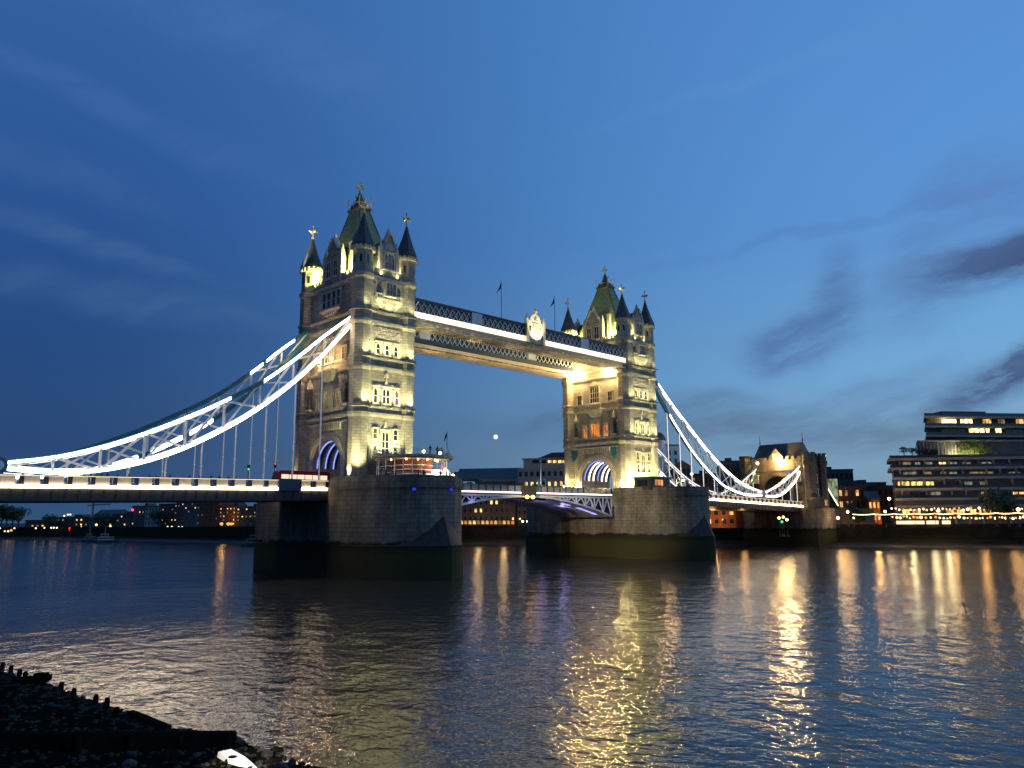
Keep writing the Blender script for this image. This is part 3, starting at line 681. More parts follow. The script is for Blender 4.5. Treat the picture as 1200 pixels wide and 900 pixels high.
# ------------------------------------------------------------------ decks
YD = 8.75
def deck(name, label, cat, x0, x1, zf, depth, npan, panelmat, strip, strip_h, gaps=(), rail_h=1.25):
    """road deck with kerbs, parapets of panels and posts and an LED strip along both edges; zf(x) = strip centre height"""
    root = thing(name, label, cat, ((x0+x1)/2, 0, zf((x0+x1)/2)-depth))
    n = 24; xs = [x0+(x1-x0)*i/n for i in range(n+1)]
    g = MB(); g.loft([[(x, -YD, zf(x)-depth), (x, YD, zf(x)-depth), (x, YD, zf(x)+.25), (x, -YD, zf(x)+.25)] for x in xs])
    for s in (-1, 1): g.loft([[(x, s*YD, zf(x)-depth), (x, s*(YD+.18), zf(x)-depth), (x, s*(YD+.18), zf(x)-depth+.22), (x, s*YD, zf(x)-depth+.22)] for x in xs])
    gd = g.build('girder', MS['girder'], root)
    stf = MB()
    for i in range(1, 2*n):
        x = x0+(x1-x0)*i/(2*n)
        for s in (-1, 1): a, b = sorted((s*YD, s*(YD+.14))); stf.box(x-.07, x+.07, a, b, zf(x)-depth+.23, zf(x)-strip_h/2-.02)
    stf.build('stiffeners', MS['girder'], gd)
    MB().loft([[(x, -6.2, zf(x)+.25), (x, 6.2, zf(x)+.25), (x, 6.2, zf(x)+.32), (x, -6.2, zf(x)+.32)] for x in xs]).build('road_surface', MS['asphalt'], root)
    kb = MB()
    for s in (-1, 1): kb.loft([[(x, s*6.2, zf(x)+.25), (x, s*(YD-.3), zf(x)+.25), (x, s*(YD-.3), zf(x)+.45), (x, s*6.2, zf(x)+.45)] for x in xs])
    kb.build('footway', MS['concrete'], root)
    ml = MB(); k = x0+1
    while k < x1-2: ml.loft([[(x, -.08, zf(x)+.324), (x, .08, zf(x)+.324), (x, .08, zf(x)+.329), (x, -.08, zf(x)+.329)] for x in (k, k+2)]); k += 5
    ml.build('lane_marking', MS['white'], root)
    for s in (-1, 1):
        segs = []; a = x0+.3
        for g0, g1 in sorted(gaps): segs.append((a, g0)); a = g1
        segs.append((a, x1-.3))
        for a, b in segs:
            m = max(2, int((b-a)/3)); q = [a+(b-a)*i/m for i in range(m+1)]
            MB().loft([[(x, s*(YD+.02), zf(x)-strip_h/2), (x, s*(YD+.26), zf(x)-strip_h/2), (x, s*(YD+.26), zf(x)+strip_h/2), (x, s*(YD+.02), zf(x)+strip_h/2)] for x in q]).build('light_strip', strip, root)
        rl = MB(); rl.loft([[(x, s*(YD-.2), zf(x)+rail_h+.25), (x, s*(YD-.025), zf(x)+rail_h+.25), (x, s*(YD-.025), zf(x)+rail_h+.37), (x, s*(YD-.2), zf(x)+rail_h+.37)] for x in xs]); rl.build('handrail', MS['navy'], root)
        cpg = MB(); cpg.loft([[(x, s*(YD-.02), zf(x)+rail_h+.27), (x, s*(YD+.24), zf(x)+rail_h+.27), (x, s*(YD+.24), zf(x)+rail_h+.36), (x, s*(YD-.02), zf(x)+rail_h+.36)] for x in xs]); cpg.build('coping', MS['navy'], root)
        cpl = MB(); cpl.loft([[(x, s*(YD+.12), zf(x)+rail_h+.235), (x, s*(YD+.2), zf(x)+rail_h+.235), (x, s*(YD+.2), zf(x)+rail_h+.266), (x, s*(YD+.12), zf(x)+rail_h+.266)] for x in xs]); cpl.build('panel_fill_strip', MS['panel_fill'], root)  # added glowing strip hidden under the coping to brighten the panels
        for i in range(npan):
            a = x0+(x1-x0)*i/npan; b = x0+(x1-x0)*(i+1)/npan; p = .19*(b-a)
            MB().loft([[(x, s*(YD-.14), zf(x)+.28), (x, s*(YD-.02), zf(x)+.28), (x, s*(YD-.02), zf(x)+rail_h+.249), (x, s*(YD-.14), zf(x)+rail_h+.249)] for x in (a+p, b-p+.1)]).build('parapet_panel', panelmat, root)
            MB().loft([[(x, s*(YD-.26), zf(x)+.25), (x, s*(YD+.1), zf(x)+.25), (x, s*(YD+.1), zf(x)+rail_h+.245), (x, s*(YD-.26), zf(x)+rail_h+.245)] for x in (a-.05, a+p-.02)]).build('parapet_post', MS['navy'] if npan < 34 else MS['girder'], root)
    return root
zl = lambda x: 14.78+(x+61)*.0125
zr_ = lambda x: 15.45-(x-110)*.0285
DL = deck('bridge_deck', 'road deck with lit parapet on the chain span beside the nearer tower', 'bridge deck', -93, -10.75, zl, 2.0, 27, MS['cream'], MS['led_deck'], .46, ((-20.7, -16.2),))
DR = deck('bridge_deck', 'lit road deck between the farther tower and the roofed gatehouse', 'bridge deck', 93.05, 188, zr_, 2.0, 34, MS['cream'], MS['led_deck'], .5)
for s in (-1, 1): a, b = sorted((s*(YD+.03), s*(YD+.4))); MB().box(-20.6, -16.3, a, b, zl(-18)-.35, zl(-18)+1.75).build('suspension_casing', MS['navy'], DL)
def leaf(X0, X1, label):
    """one half of the opening span: arched girders, lattice and lit edge"""
    sg = 1 if X1 > X0 else -1
    root = thing('bascule_leaf', label, 'bascule', (X0, 0, 11))
    zt = lambda x: 15.72
    zb = lambda x: 14.75-4.6*(abs(x-41.15)/30.4)**1.9
    n = 12; xs = [X0+(X1-X0)*i/n for i in range(n+1)]
    MB().loft([[(x, -YD, zt(x)-.45), (x, YD, zt(x)-.45), (x, YD, zt(x)+.25), (x, -YD, zt(x)+.25)] for x in xs]).build('road_plate', MS['girder'], root)
    MB().loft([[(x, -6.2, zt(x)+.25), (x, 6.2, zt(x)+.25), (x, 6.2, zt(x)+.32), (x, -6.2, zt(x)+.32)] for x in xs]).build('road_surface', MS['asphalt'], root)
    for y in (-8.5, -2.9, 2.9, 8.5):
        g = MB(); g.loft([[(x, y-.25, zb(x)), (x, y+.25, zb(x)), (x, y+.25, zb(x)+.42), (x, y-.25, zb(x)+.42)] for x in xs])
        g.loft([[(x, y-.2, zt(x)-.9), (x, y+.2, zt(x)-.9), (x, y+.2, zt(x)-.46), (x, y-.2, zt(x)-.46)] for x in xs])
        gg = g.build('arched_girder', MS['pale'], root)
        l = MB(); m = 9
        for i in range(m):
            a = X0+(X1-X0)*i/m; b = X0+(X1-X0)*(i+1)/m; c = (a+b)/2
            if zt(a)-.9-zb(c) < .5: continue
            l.bar((a, y, zb(a)+.3), (c, y, zt(a)-.8), .26); l.bar((c, y, zt(a)-.8), (b, y, zb(b)+.3), .26); l.bar((a, y, zb(a)+.3), (a, y, zt(a)-.8), .3)
        l.build('lattice', MS['pale'], gg)
    cross = MB()
    for i in range(1, n): cross.box(xs[i]-.12, xs[i]+.12, -8.2, 8.2, max(zb(xs[i])+.45, zt(xs[i])-2.4), zt(xs[i])-.5)
    cross.build('cross_beams', MS['girder'], root)
    # plating under the leaf near the pier and the violet strips that light it
    MB().loft([[(x, -8.2, zb(x)+.05), (x, 8.2, zb(x)+.05), (x, 8.2, zb(x)+.14), (x, -8.2, zb(x)+.14)] for x in xs[:9]]).build('soffit_plate', MS['pale'], root)
    for i in (1, 2, 3, 5):
        a, b = xs[i], xs[i]+(xs[i+1]-xs[i])*.8
        MB().loft([[(x, -6.0, zb(x)-.03), (x, -4.8, zb(x)-.03), (x, -4.8, zb(x)+.04), (x, -6.0, zb(x)+.04)] for x in (a, b)]).build('soffit_light', MS['purple'], root)
    for i in (1, 3, 5):
        lamp('POINT', (xs[i]+sg*1.0, -7.2, zb(xs[i])+1.1), 90, (.45, .38, 1), rad=.3); lamp('POINT', (xs[i]+sg*.6, -9.7, zb(xs[i])+.8), 46 if sg > 0 else 16, (.5, .42, 1), rad=.25)
    for s in (-1, 1):
        MB().loft([[(x, s*(YD+.02), zt(x)-.16), (x, s*(YD+.2), zt(x)-.16), (x, s*(YD+.2), zt(x)+.16), (x, s*(YD+.02), zt(x)+.16)] for x in (X0, X1-sg*2.3)]).build('light_strip', MS['led_thin'], root)
        MB().bar((X0, s*(YD-.07), zt(X0)+1.6), (X1, s*(YD-.07), zt(X1)+1.6), .2, .14).build('handrail', MS['navy'], root)
        for i in range(14):
            a = X0+(X1-X0)*i/14; b = X0+(X1-X0)*(i+1)/14
            x0, x1 = sorted((a+sg*.28, b-sg*.02)); y0, y1 = sorted((s*(YD-.13), s*(YD-.04)))
            MB().box(x0, x1, y0, y1, zt(a)+.28, zt(a)+1.52).build('parapet_panel', MS['concrete'], root)
            x0, x1 = sorted((a, a+sg*.26)); y0, y1 = sorted((s*(YD-.2), s*(YD+.08)))
            MB().box(x0, x1, y0, y1, zt(a)+.25, zt(a)+1.525).build('parapet_post', MS['iron'], root)
        x0, x1 = sorted((X1-sg*.05, X1-sg*2.2)); y0, y1 = sorted((s*(YD+.1), s*(YD+.5)))
        MB().box(x0, x1, y0, y1, zt(0)-.7, zt(0)+1.5).build('nose_casing', MS['iron'], root)
    MB().ball((X1-sg*.9, -YD-.6, zt(0)-.95), .42).build('navigation_lamp', MS['amber'], root, True)
    return root
leaf(10.75, 41.1, 'half of the opening span joined to the nearer pier')
leaf(71.55, 41.2, 'half of the opening span joined to the farther pier')
lamp('POINT', (41, -10.2, 14.4), 160, WARM, rad=.4)
for x in (52, 60, 66): lamp('POINT', (x, -2, 12.2), 150, (.5, .4, 1), rad=.4)

# ------------------------------------------------------------------ suspension chains
def chain(label, y, U, Lw, hang, zd, litU, litL, x0, x1, tower_x, inner=False, pts=9):
    root = thing('suspension_chain', label, 'suspension chain', ((x0+x1)/2, y, interp(Lw, (x0+x1)/2)))
    s = -1 if (y < 0) != inner else 1
    def chordmesh(tab, a, b, hw, hh, off=0, m=MS['teal'], nm='chord'):
        n = max(2, int(abs(b-a)/1.6)); mb = MB(); rg = []
        for i in range(n+1):
            x = a+(b-a)*i/n; z = interp(tab, x)
            sl = (interp(tab, x+.2)-interp(tab, x-.2))/.4; v = hh*math.sqrt(1+sl*sl)
            rg.append([(x, y-hw+off, z-v), (x, y+hw+off, z-v), (x, y+hw+off, z+v), (x, y-hw+off, z+v)])
        mb.loft(rg); return mb.build(nm, m, root)
    stripm = MS['led_dim'] if (inner and x0 > 0) else MS['led_far'] if x0 > 0 else MS['led']
    chordmesh(U, x0, x1, .34, .36, nm='upper_chord'); chordmesh(Lw, x0, x1, .34, .38, nm='lower_chord')
    for a, b in litU: chordmesh(U, a, b, .06, .19, s*.41, stripm, 'light_strip')
    for a, b in litL: chordmesh(Lw, a, b, .06, .25, s*.41, stripm, 'light_strip')
    for a, b in litU: chordmesh(U, a, b, .10, .04, 0, MS['web_fill'], 'web_fill_strip').location.z = -.46  # added glowing strips inside the chords to brighten the web
    for a, b in litL: chordmesh(Lw, a, b, .10, .04, 0, MS['web_fill'], 'web_fill_strip').location.z = .50
    web = MB()
    for i in range(pts+1):
        x = x0+(x1-x0)*i/pts; xn = x0+(x1-x0)*(i+1)/pts
        zu, zl_ = interp(U, x), interp(Lw, x)
        if zu-zl_ > .7: web.bar((x, y, zl_), (x, y, zu), .34, .34)
        if i < pts:
            zu2, zl2 = interp(U, xn), interp(Lw, xn)
            if i % 2: web.bar((x, y-.1, zu), (xn, y-.1, zl2), .32); 
            else: web.bar((x, y-.1, zl_), (xn, y-.1, zu2), .32)
            if abs(zu-zl_) > 1.6 and abs(zu2-zl2) > 1.6:
                if i % 2: web.bar((x, y+.1, zl_), (xn, y+.1, zu2), .28)
                else: web.bar((x, y+.1, zu), (xn, y+.1, zl2), .28)
    web.build('web_bracing', MS['white'], root)
    for x in hang:
        zt = interp(Lw, x); zb = zd(x)+.3; h = MB()
        h.tube([(x, y, zb), (x, y, zt)], .13, 6); h.tube([(x, y, zb), (x, y, zb+.9)], [.24, .14], 6)
        if zt-zb > 4: h.ball((x, y, zb+(zt-zb)*.42), .2, 6, 4)
        h.bar((x-.3, y, zt-.3), (x+.3, y, zt-.3), .5, .5)
        ho = h.build('hanger', MS['white'], root)
        MB().box(x-.07, x+.07, y+s*.13-.03, y+s*.13+.03, zb+1.0, zt-.6).build('light_strip', MS['hang_glow'] if x > 0 else MS['hang_dim'], ho)  # added glowing sliver stands in for lamplight on the hanger
    return root
UL = [(-61.6, 17.9), (-54.6, 19.2), (-46.7, 21.8), (-38, 25.8), (-29.3, 30.5), (-23.5, 34.2), (-17.3, 39.3), (-12.6, 43.6), (-5.8, 49.2)]
LL = [(-61.6, 17.2), (-54.5, 16.9), (-46.4, 18.0), (-37.7, 21.1), (-28.5, 26.3), (-22.8, 30.5), (-17.7, 34.9), (-12.5, 40.3), (-5.8, 48.0)]
HL = [-12.4, -17.7, -23.1, -28.4, -34, -39.6, -45.2, -50.8, -56.2]
CF = chain('front chain of the span beside the nearer tower, lit white on both chords', -8.2, UL, LL, HL, zl, ((-61, -29.8), (-23.9, -6.2)), ((-61, -6.2),), -61.6, -5.95, 0)
CB = chain('rear chain of the span beside the nearer tower, teal with broken light strips', 8.2, UL, LL, HL, zl, ((-15.4, -9.6), (-18.6, -16.2)), ((-29.6, -25.6), (-36.2, -31), (-42.4, -38.4), (-58, -44)), -61.6, -5.95, 0, True)
for c, y in ((CF, -8.2), (CB, 8.2)):
    m = MB(); T = lambda p, q, r: (p, r, q)
    a = MB(lambda p, q, z: (-62.2+p, y+z, 17.6+q)); a.lathe(0, 0, [(-.6, 1.15), (.6, 1.15)], 16); a.build('pin_joint', MS['teal'], c)
    a = MB(lambda p, q, z: (-62.2+p, y+z, 17.6+q)); a.lathe(0, 0, [(-.72, .7), (.72, .7)], 16); a.build('pin_cap', MS['white'], c)
# the shore-side links, mostly out of the picture
US = [(-93, 33), (-80, 24.5), (-70, 19.8), (-62.6, 18.0)]; LS = [(-93, 32.2), (-80, 21.5), (-70, 17.6), (-62.6, 17.2)]
UR = [(87.9, 51.9), (93.5, 47.4), (99.6, 42.5), (108.8, 36.0), (120.4, 28.3), (132.8, 22.0), (141, 19.5), (149.3, 18.0)]
LR = [(87.9, 50.6), (93.5, 44.6), (98, 39.6), (103.8, 34.1), (109.2, 29.4), (115.4, 25.1), (121.3, 21.7), (127, 19.2), (138.1, 17.0), (149.3, 16.8)]
HR = [98, 103.8, 109.4, 115.4, 121.3, 127.2, 133.2, 139.2, 145]
C2 = chain('front chain curving down from the farther tower, lit white', -8.2, UR, LR, HR, zr_, ((94, 149),), ((99, 149),), 87.95, 149.3, 82.3, pts=10)
C3 = chain('rear chain behind the farther tower, mostly hidden by the front one', 8.2, UR, LR, HR, zr_, ((94, 149),), ((99, 149),), 87.95, 149.3, 82.3, True, pts=10)
URS = [(151.2, 17.8), (158, 19.6), (164, 21.5), (172, 24.9), (177.2, 27.4)]; LRS = [(151.2, 16.7), (158, 16.6), (164, 17.8), (172, 21.4), (177.2, 25.6)]
C4 = chain('short front chain rising to the gatehouse with lamp, blazing white', -8.2, URS, LRS, [157.5, 163.5, 169.5, 174.5], zr_, ((151.4, 177),), ((151.4, 177),), 151.2, 177.2, 178, pts=5)
C5 = chain('short rear chain rising to the gatehouse, dimmer and half hidden', 8.2, URS, LRS, [157.5, 163.5, 169.5, 174.5], zr_, ((151.4, 177),), (), 151.2, 177.2, 178, True, pts=5)
for c, y in ((C2, -8.2), (C3, 8.2)):
    a = MB(lambda p, q, z: (150.25+p, y+z, 17.3+q)); a.lathe(0, 0, [(-.6, 1.2), (.6, 1.2)], 14); a.build('pin_joint', MS['pale'], c)
    a = MB(); a.box(149.4, 151.1, y-.45, y+.45, zr_(150)+.3, 16.2); a.build('pin_post', MS['pale'], c)

# ------------------------------------------------------------------ high walkways
def walkway(label, ya, yb, front):
    """box of two lattice girders between the towers; ya = outer face, yb = inner face"""
    x0, x1 = 5.95, 76.35; root = thing('high_walkway', label, 'walkway', ((x0+x1)/2, (ya+yb)/2, 48.6)); s = 1 if ya > yb else -1
    zf, zt = 50.3, 54.1
    MB().box(x0, x1, min(ya, yb)+.1, max(ya, yb)-.1, zf, zf+.35).build('floor', MS['girder'], root)
    rf = MB(); yc = (ya+yb)/2
    rf.ext([(ya+s*.25, zt), (yb-s*.25, zt), (yb-s*.25, zt+.25), (yc, zt+1.0), (ya+s*.25, zt+.25)], lambda y, z: (x0, y, z), lambda y, z: (x1, y, z)); rf.build('roof', MS['navy'], root)
    for y, t in ((ya, s), (yb, -s)):
        r = MB(); a, b = sorted((y, y-t*.28)); r.box(x0, x1, a, b, zt-.45, zt-.003); r.box(x0, x1, a, b, zf+.36, zf+1.2); g = r.build('girder', MS['navy'], root)
        l = MB(); n = 46; ym = y-t*.12
        for i in range(n):
            a = x0+(x1-x0)*i/n; b = x0+(x1-x0)*(i+1)/n
            l.bar((a, ym+.07*t, zf+1.15), (b, ym+.07*t, zt-.4), .16); l.bar((b, ym-.04*t, zf+1.15), (a, ym-.04*t, zt-.4), .16)
        l.build('lattice', MS['pale'], g)
        gl = MB(); a, b = sorted((y-t*.31, y-t*.35)); gl.box(x0, x1, a, b, zf+1.2, zt-.45); gl.build('glazing', MS['glass'], g)
        for xa in (22.0, 57.9):
            a, b = sorted((y-t*.3, y+t*.25)); MB().box(xa, xa+2.9, a, b, zf+1.18, zt+.15).build('solid_panel', MS['pale'], g)
    # lit band on the outer face, ribbed soffit bracket below it
    a, b = sorted((ya+s*.06, ya+s*.2))
    MB().box(x0, 38.6, a, b, zf-.02, zf+1.12).build('light_band', MS['led_soft'] if front else MS['cream'], root)
    MB().box(44.2, x1-.3, a, b, zf-.02, zf+1.12).build('light_band', MS['led_soft'] if front else MS['cream'], root)
    sf = MB(); yo, yi = ya, yb
    sf.ext([(yo, zf-.05), (yi, zf-.05), (yi, zf-.85), (yo-s*.4, zf-.85)], lambda y, z: (x0, y, z), lambda y, z: (x1, y, z)); so_ = sf.build('soffit', MS['cream'], root)
    rb = MB(); n = 36
    for i in range(n+1):
        x = x0+.2+(x1-x0-.4)*i/n; y0, y1 = sorted((yo+s*.02, yi-s*.02)); rb.box(x-.1, x+.1, y0, y1, zf-1.25, zf-.86)
    for q in (.0, .33, .66, 1): ym = yo+(yi-yo)*q; rb.box(x0, x1, ym-.12, ym+.12, zf-1.5, zf-1.26)
    rb.build('ribs', MS['cream'], so_)
    return root
W1 = walkway('front high walkway with lit white band and crest', -11.0, -7.3, True)
W2 = walkway('rear high walkway seen beneath and behind the crested one', 11.0, 7.3, False)
for x in (14, 26, 38, 50, 62, 72):
    lamp('POINT', (x, -6.2, 47.6), 520, (1, .72, .34), rad=.4); lamp('POINT', (x, 5.6, 46.6), 380, (1, .72, .34), rad=.4)
cr = MB(); zc = 51.0
cr.ext([(38.6, 50.0), (44.2, 50.0), (44.2, 55.0), (43.3, 55.2), (42.8, 56.6), (41.4, 57.3), (40.0, 56.6), (39.5, 55.2), (38.6, 55.0)], lambda x, z: (x, -11.05, z), lambda x, z: (x, -11.55, z))
crest = cr.build('crest', MS['trim'], W1)
d = MB()
for x in (38.7, 44.1): d.box(x-.4, x+.4, -11.75, -11.0, 50.0, 55.6); d.lathe(x, -11.4, [(55.6, .5), (56.4, .3), (57.2, .05)], 6)
d.lathe(41.4, -11.5, [(57.2, .5), (57.8, .6), (58.2, .25), (58.8, .1)], 8)
d.build('crest_pillars', MS['gold'], crest)
sh = MB(); sh.ext([(40.4, 54.8), (42.4, 54.8), (42.4, 53.0), (41.4, 51.9), (40.4, 53.0)], lambda x, z: (x, -11.53, z), lambda x, z: (x, -11.8, z)); sh.build('shield', MS['gold'], crest)
d = MB(); d.ball((39.8, -11.6, 53.2), .5, 8, 6, 1.6); d.ball((43.0, -11.6, 53.2), .5, 8, 6, 1.6); d.ball((41.4, -11.6, 55.7), .5); d.build('crest_relief', MS['trim'], crest)
lamp('SPOT', (41.4, -16, 50.0), 7000, (1, .9, .62), (41.4, -11.2, 54), 60, .5, .2)

def flagpole(x, y, z0, h, label, group=None):
    r = thing('flagpole', label, 'flagpole', (x, y, z0), group)
    p = MB(); p.tube([(x, y, z0), (x, y, z0+h)], [.09, .05], 6); p.ball((x, y, z0+h), .12, 6, 4); p.build('pole', MS['girder'], r)
    f = MB(); n = 8; rows = []
    dx, dy = -.85, .75                       # limp cloth hanging from the hoist
    for j in range(6):
        t = j/5; row = []
        for i in range(n+1):
            q = i/n; wv = .16*math.sin(q*5+t*2)
            row.append((x+dx*q*(.5+.5*t)+wv*.3, y+dy*q*(.5+.5*t)+wv*.6, z0+h-.2-1.5*t-1.5*q*(1-.2*t)))
        rows.append(row)
    vs = [p for r_ in rows for p in r_]; m = n+1
    f.add(vs, [(j*m+i, j*m+i+1, (j+1)*m+i+1, (j+1)*m+i) for j in range(5) for i in range(n)])
    o = f.build('flag', MS['flag'], r); md = o.modifiers.new('thick', 'SOLIDIFY'); md.thickness = .03
    return r
flagpole(32.6, -9.2, 54.6, 9.2, 'flagpole on the walkway, closer to the nearer tower')
flagpole(50.6, -9.2, 54.6, 9.2, 'flagpole on the walkway, past the crest by the farther tower')

# ------------------------------------------------------------------ gatehouse at the far abutment
def gatehouse():
    X0, X1, HYg = 177, 186, 12.0; zt = 30.2; road = zr_(180)
    root = thing('gatehouse', 'stone bridge gatehouse with steep dark roof at the far bank', 'gatehouse', ((X0+X1)/2, 0, 0))
    r, zc = 5.4, 18.9
    prof = [(-HYg, -1), (-HYg, zt), (HYg, zt), (HYg, -1), (r, -1)]+[(r, 12)]+arch_pts(r, zc)+[(-r, 12), (-r, -1)]
    prof = [(-HYg, 13), (-HYg, zt), (HYg, zt), (HYg, 13), (r, 13)]+arch_pts(r, zc)+[(-r, 13)]
    MB().ext(prof, lambda y, z: (X0, y, z), lambda y, z: (X1, y, z)).build('wall', MS['gate_stone'], root)
    MB().box(X0-1.0, X1+5, -14.0, 14.0, -2, 12.99).build('abutment', MS['pier'], root)
    tw = [(13, 2.0), (27.5, 2.0), (28.2, 2.4), (29.4, 2.4), (29.5, 2.1), (31.3, 2.1)]
    for sx in (0, 1):
        for sy in (-1, 1):
            cx, cy_ = (X0 if sx == 0 else X1), sy*HYg
            t = MB().lathe(cx, cy_, tw, 8).build('turret', MS['gate_stone'], root)
            for k in range(8): b = MB(); a = 2*math.pi*(k+.5)/8; b.box(cx+1.8*math.cos(a)-.4, cx+1.8*math.cos(a)+.4, cy_+1.8*math.sin(a)-.4, cy_+1.8*math.sin(a)+.4, 31.3, 32.1); b.build('merlon', MS['gate_stone'], t)
    c = MB()
    for z in (26.2, 29.4): c.box(X0-.35, X0+.1, -9.6, 9.6, z, z+.5); c.box(X0+2.4, X1-2.4, -HYg-.35, -HYg+.1, z, z+.5)
    c.build('cornice', MS['gate_stone'], root)
    b = MB()
    for k in range(9):
        y = -8.6+k*2.15; MB().box(X0-.1, X0+.5, y-.6, y+.6, zt, zt+1.0).build('merlon', MS['gate_stone'], root)
    for k in range(3): MB().box(X0+2.6+k*1.5, X0+3.4+k*1.5, -HYg-.1, -HYg+.5, zt, zt+1.0).build('merlon', MS['gate_stone'], root)
    rf = MB().loft([[(X0+1.2, -10, zt-.2), (X1-1.2, -10, zt-.2), (X1-1.2, 10, zt-.2), (X0+1.2, 10, zt-.2)], [(X0+4.1, -8.2, 36.2), (X1-4.1, -8.2, 36.2), (X1-4.1, 8.2, 36.2), (X0+4.1, 8.2, 36.2)]]).build('roof', MS['slate'], root)
    for y in (-8.2, 8.2):
        f = MB(); f.tube([(X0+4.5, y, 36), (X0+4.5, y, 39.6)], [.14, .06], 6); f.ball((X0+4.5, y, 37), .3, 6, 4); f.build('finial', MS['iron'], rf)
    g = MB(); g.ext([(-2.4, zt-.2), (2.4, zt-.2), (2.4, 31.6), (0, 34.2), (-2.4, 31.6)], lambda y, z: (X0-.12, y, z), lambda y, z: (X0+3.2, y, z)); gb = g.build('gable', MS['gate_stone'], root)
    T = lambda u, d_, z: (X0-d_, -u, z)
    window(gb, T, 0, 30.6, 1.6, 1.4, 2, False, MS['glass'], .12, .25, False, 1)
    a = MB(T)
    for r0, r1, d_ in ((5.4, 6.0, .3), (6.02, 6.6, .5)):
        a.ext([(r1, 13.4)]+arch_pts(r1, zc)+[(-r1, 13.4), (-r0, 13.4)]+arch_pts(r0, zc)[::-1]+[(r0, 13.4)], lambda p, q: (p, -.05, q), lambda p, q: (p, d_, q))
    a.build('arch_moulding', MS['gate_stone'], root)
    for u in (-8, 8): window(root, T, u, 22.5, 1.2, 2.2, 1, False, MS['pane_dim'], 0, .3, False, 1)
    sh = MB(T); sh.lathe(0, 0, [(0, 0)], 3) if 0 else sh.box(4.1, 5.2, .1, .4, 23.6, 25.6); sh.build('blue_sign_light', MS['blue'], root)
    Ts = lambda u, d_, z: (X0+4.5+u, -HYg-d_, z)
    for z in (17, 22): window(root, Ts, 0, z, 1.6, 2.4, 2, False, MS['glass'], 0, .3, False, 1)
    pb = MB(); pb.box(X0-2.5, X0+4, -16.5, -HYg-.4, 12.99, 16.2); pb.box(X0-2.8, X0+4.3, -16.8, -HYg-.4, 16.2, 16.6); pbo = pb.build('porter_lodge', MS['gate_stone'], root)
    window(pbo, lambda u, d_, z: (X0+u, -16.5-d_, z), 1, 14.0, 1.6, 1.4, 2, False, MS['pane_warm'], 0, .2, False, 1)
    return root
gatehouse()
G2 = 'lamps on the gatehouse front'
wall_lantern((174.8, -1.9, 29.4), 'largest brightest lamp on the gatehouse front', G2, 100, .6, 'gate_hot', WARM)
wall_lantern((175.4, 6.4, 29.2), 'smaller lamp on the gatehouse front, by the dark roof gable', G2, 600, .5, 'globe', WARM)
lamp('SPOT', (172, -13.5, 14.6), 1200, WARM, (178, -12.2, 24), 70, .8, .3); lamp('SPOT', (187.0, -15.5, 30.5), 700, (.9, 1, .4), (187, -9, 34), 60, .8, .3)
MS['pane_green'] = litpane('pale_green_lit_glass', (.85, 1, .6), .35)

# ------------------------------------------------------------------ pavilion, hut and gear on the piers
def on_y(u, v, y): d = ray(u, v); t = (y-CAM.y)/d.y; return CAM + d*t
def pavilion():
    root = thing('glass_pavilion', 'round glass pavilion with flat roof and lit interior at the foot of the nearer tower', 'pavilion', (0.5, -19, 16.75))
    cx, cy_ = 0.6, -18.8
    def ell(rx, ry, n=40, z=0): return [(cx+rx*math.copysign(abs(math.cos(2*math.pi*k/n))**.8, math.cos(2*math.pi*k/n)), cy_+ry*math.copysign(abs(math.sin(2*math.pi*k/n))**.8, math.sin(2*math.pi*k/n)), z) for k in range(n)]
    def slab(rx, ry, z0, z1): return MB().loft([ell(rx, ry, z=z0), ell(rx, ry, z=z1)])
    slab(6.2, 6.4, 16.755, 17.0).build('floor', MS['concrete'], root)
    slab(6.9, 7.1, 20.9, 21.25).build('roof', MS['concrete_pale'], root)
    slab(6.3, 6.5, 20.6, 20.897).build('ceiling', MS['cream'], root)
    core = slab(3.4, 3.4, 17.0, 20.6).build('inner_wall', MS['brick'], root)
    sv = MB()
    for z in (17.9, 18.7, 19.5): sv.loft([ell(3.75, 3.75, z=z), ell(3.75, 3.75, z=z+.12)])
    sv.build('shelves', MS['white'], root)
    pts = ell(5.9, 6.1)
    fr = MB(); gl = []
    for k in range(40):
        a, b = pts[k], pts[(k+1) % 40]
        if k % 2 == 0: fr.tube([(a[0], a[1], 17), (a[0], a[1], 20.6)], .09, 5)
        for z in (18.1, 19.3, 20.4): fr.bar((a[0], a[1], z), (b[0], b[1], z), .08)
    fr.build('glazing_bars', MS['white'], root)
    rl = MB(); up = ell(6.3, 6.5)
    for k in range(40):
        a, b = up[k], up[(k+1) % 40]; rl.tube([(a[0], a[1], 21.25), (a[0], a[1], 22.25)], .04, 4)
        rl.bar((a[0], a[1], 22.25), (b[0], b[1], 22.25), .07); rl.bar((a[0], a[1], 21.8), (b[0], b[1], 21.8), .03)
    rl.build('roof_railing', MS['pale'], root)
    for x, y in ((-3.5, -22.5), (-1.6, -23.4), (.2, -23.8), (2.2, -23.5), (3.2, -22.6), (4.4, -21.5), (-4.6, -19.5)):
        MB().ball((x, y, 20.45), .16).build('downlight', MS['globe'], root, True)
    MB().box(1.6, 3.8, -23.6, -23.3, 17.5, 18.7).build('lit_counter', MS['globe_white'], root)
    for x, y in ((-3.6, -22), (2.5, -22.6), (0, -23)): lamp('POINT', (x, y, 19.6), 70, (1, .74, .42), rad=.3)
    for x, y, z in ((-1.0, -24.2, 21.8), (3.4, -23.4, 21.8)): MB().ball((x, y, z), .28).build('roof_spotlight', MS['globe_white'], root, True)
    return root
pavilion()
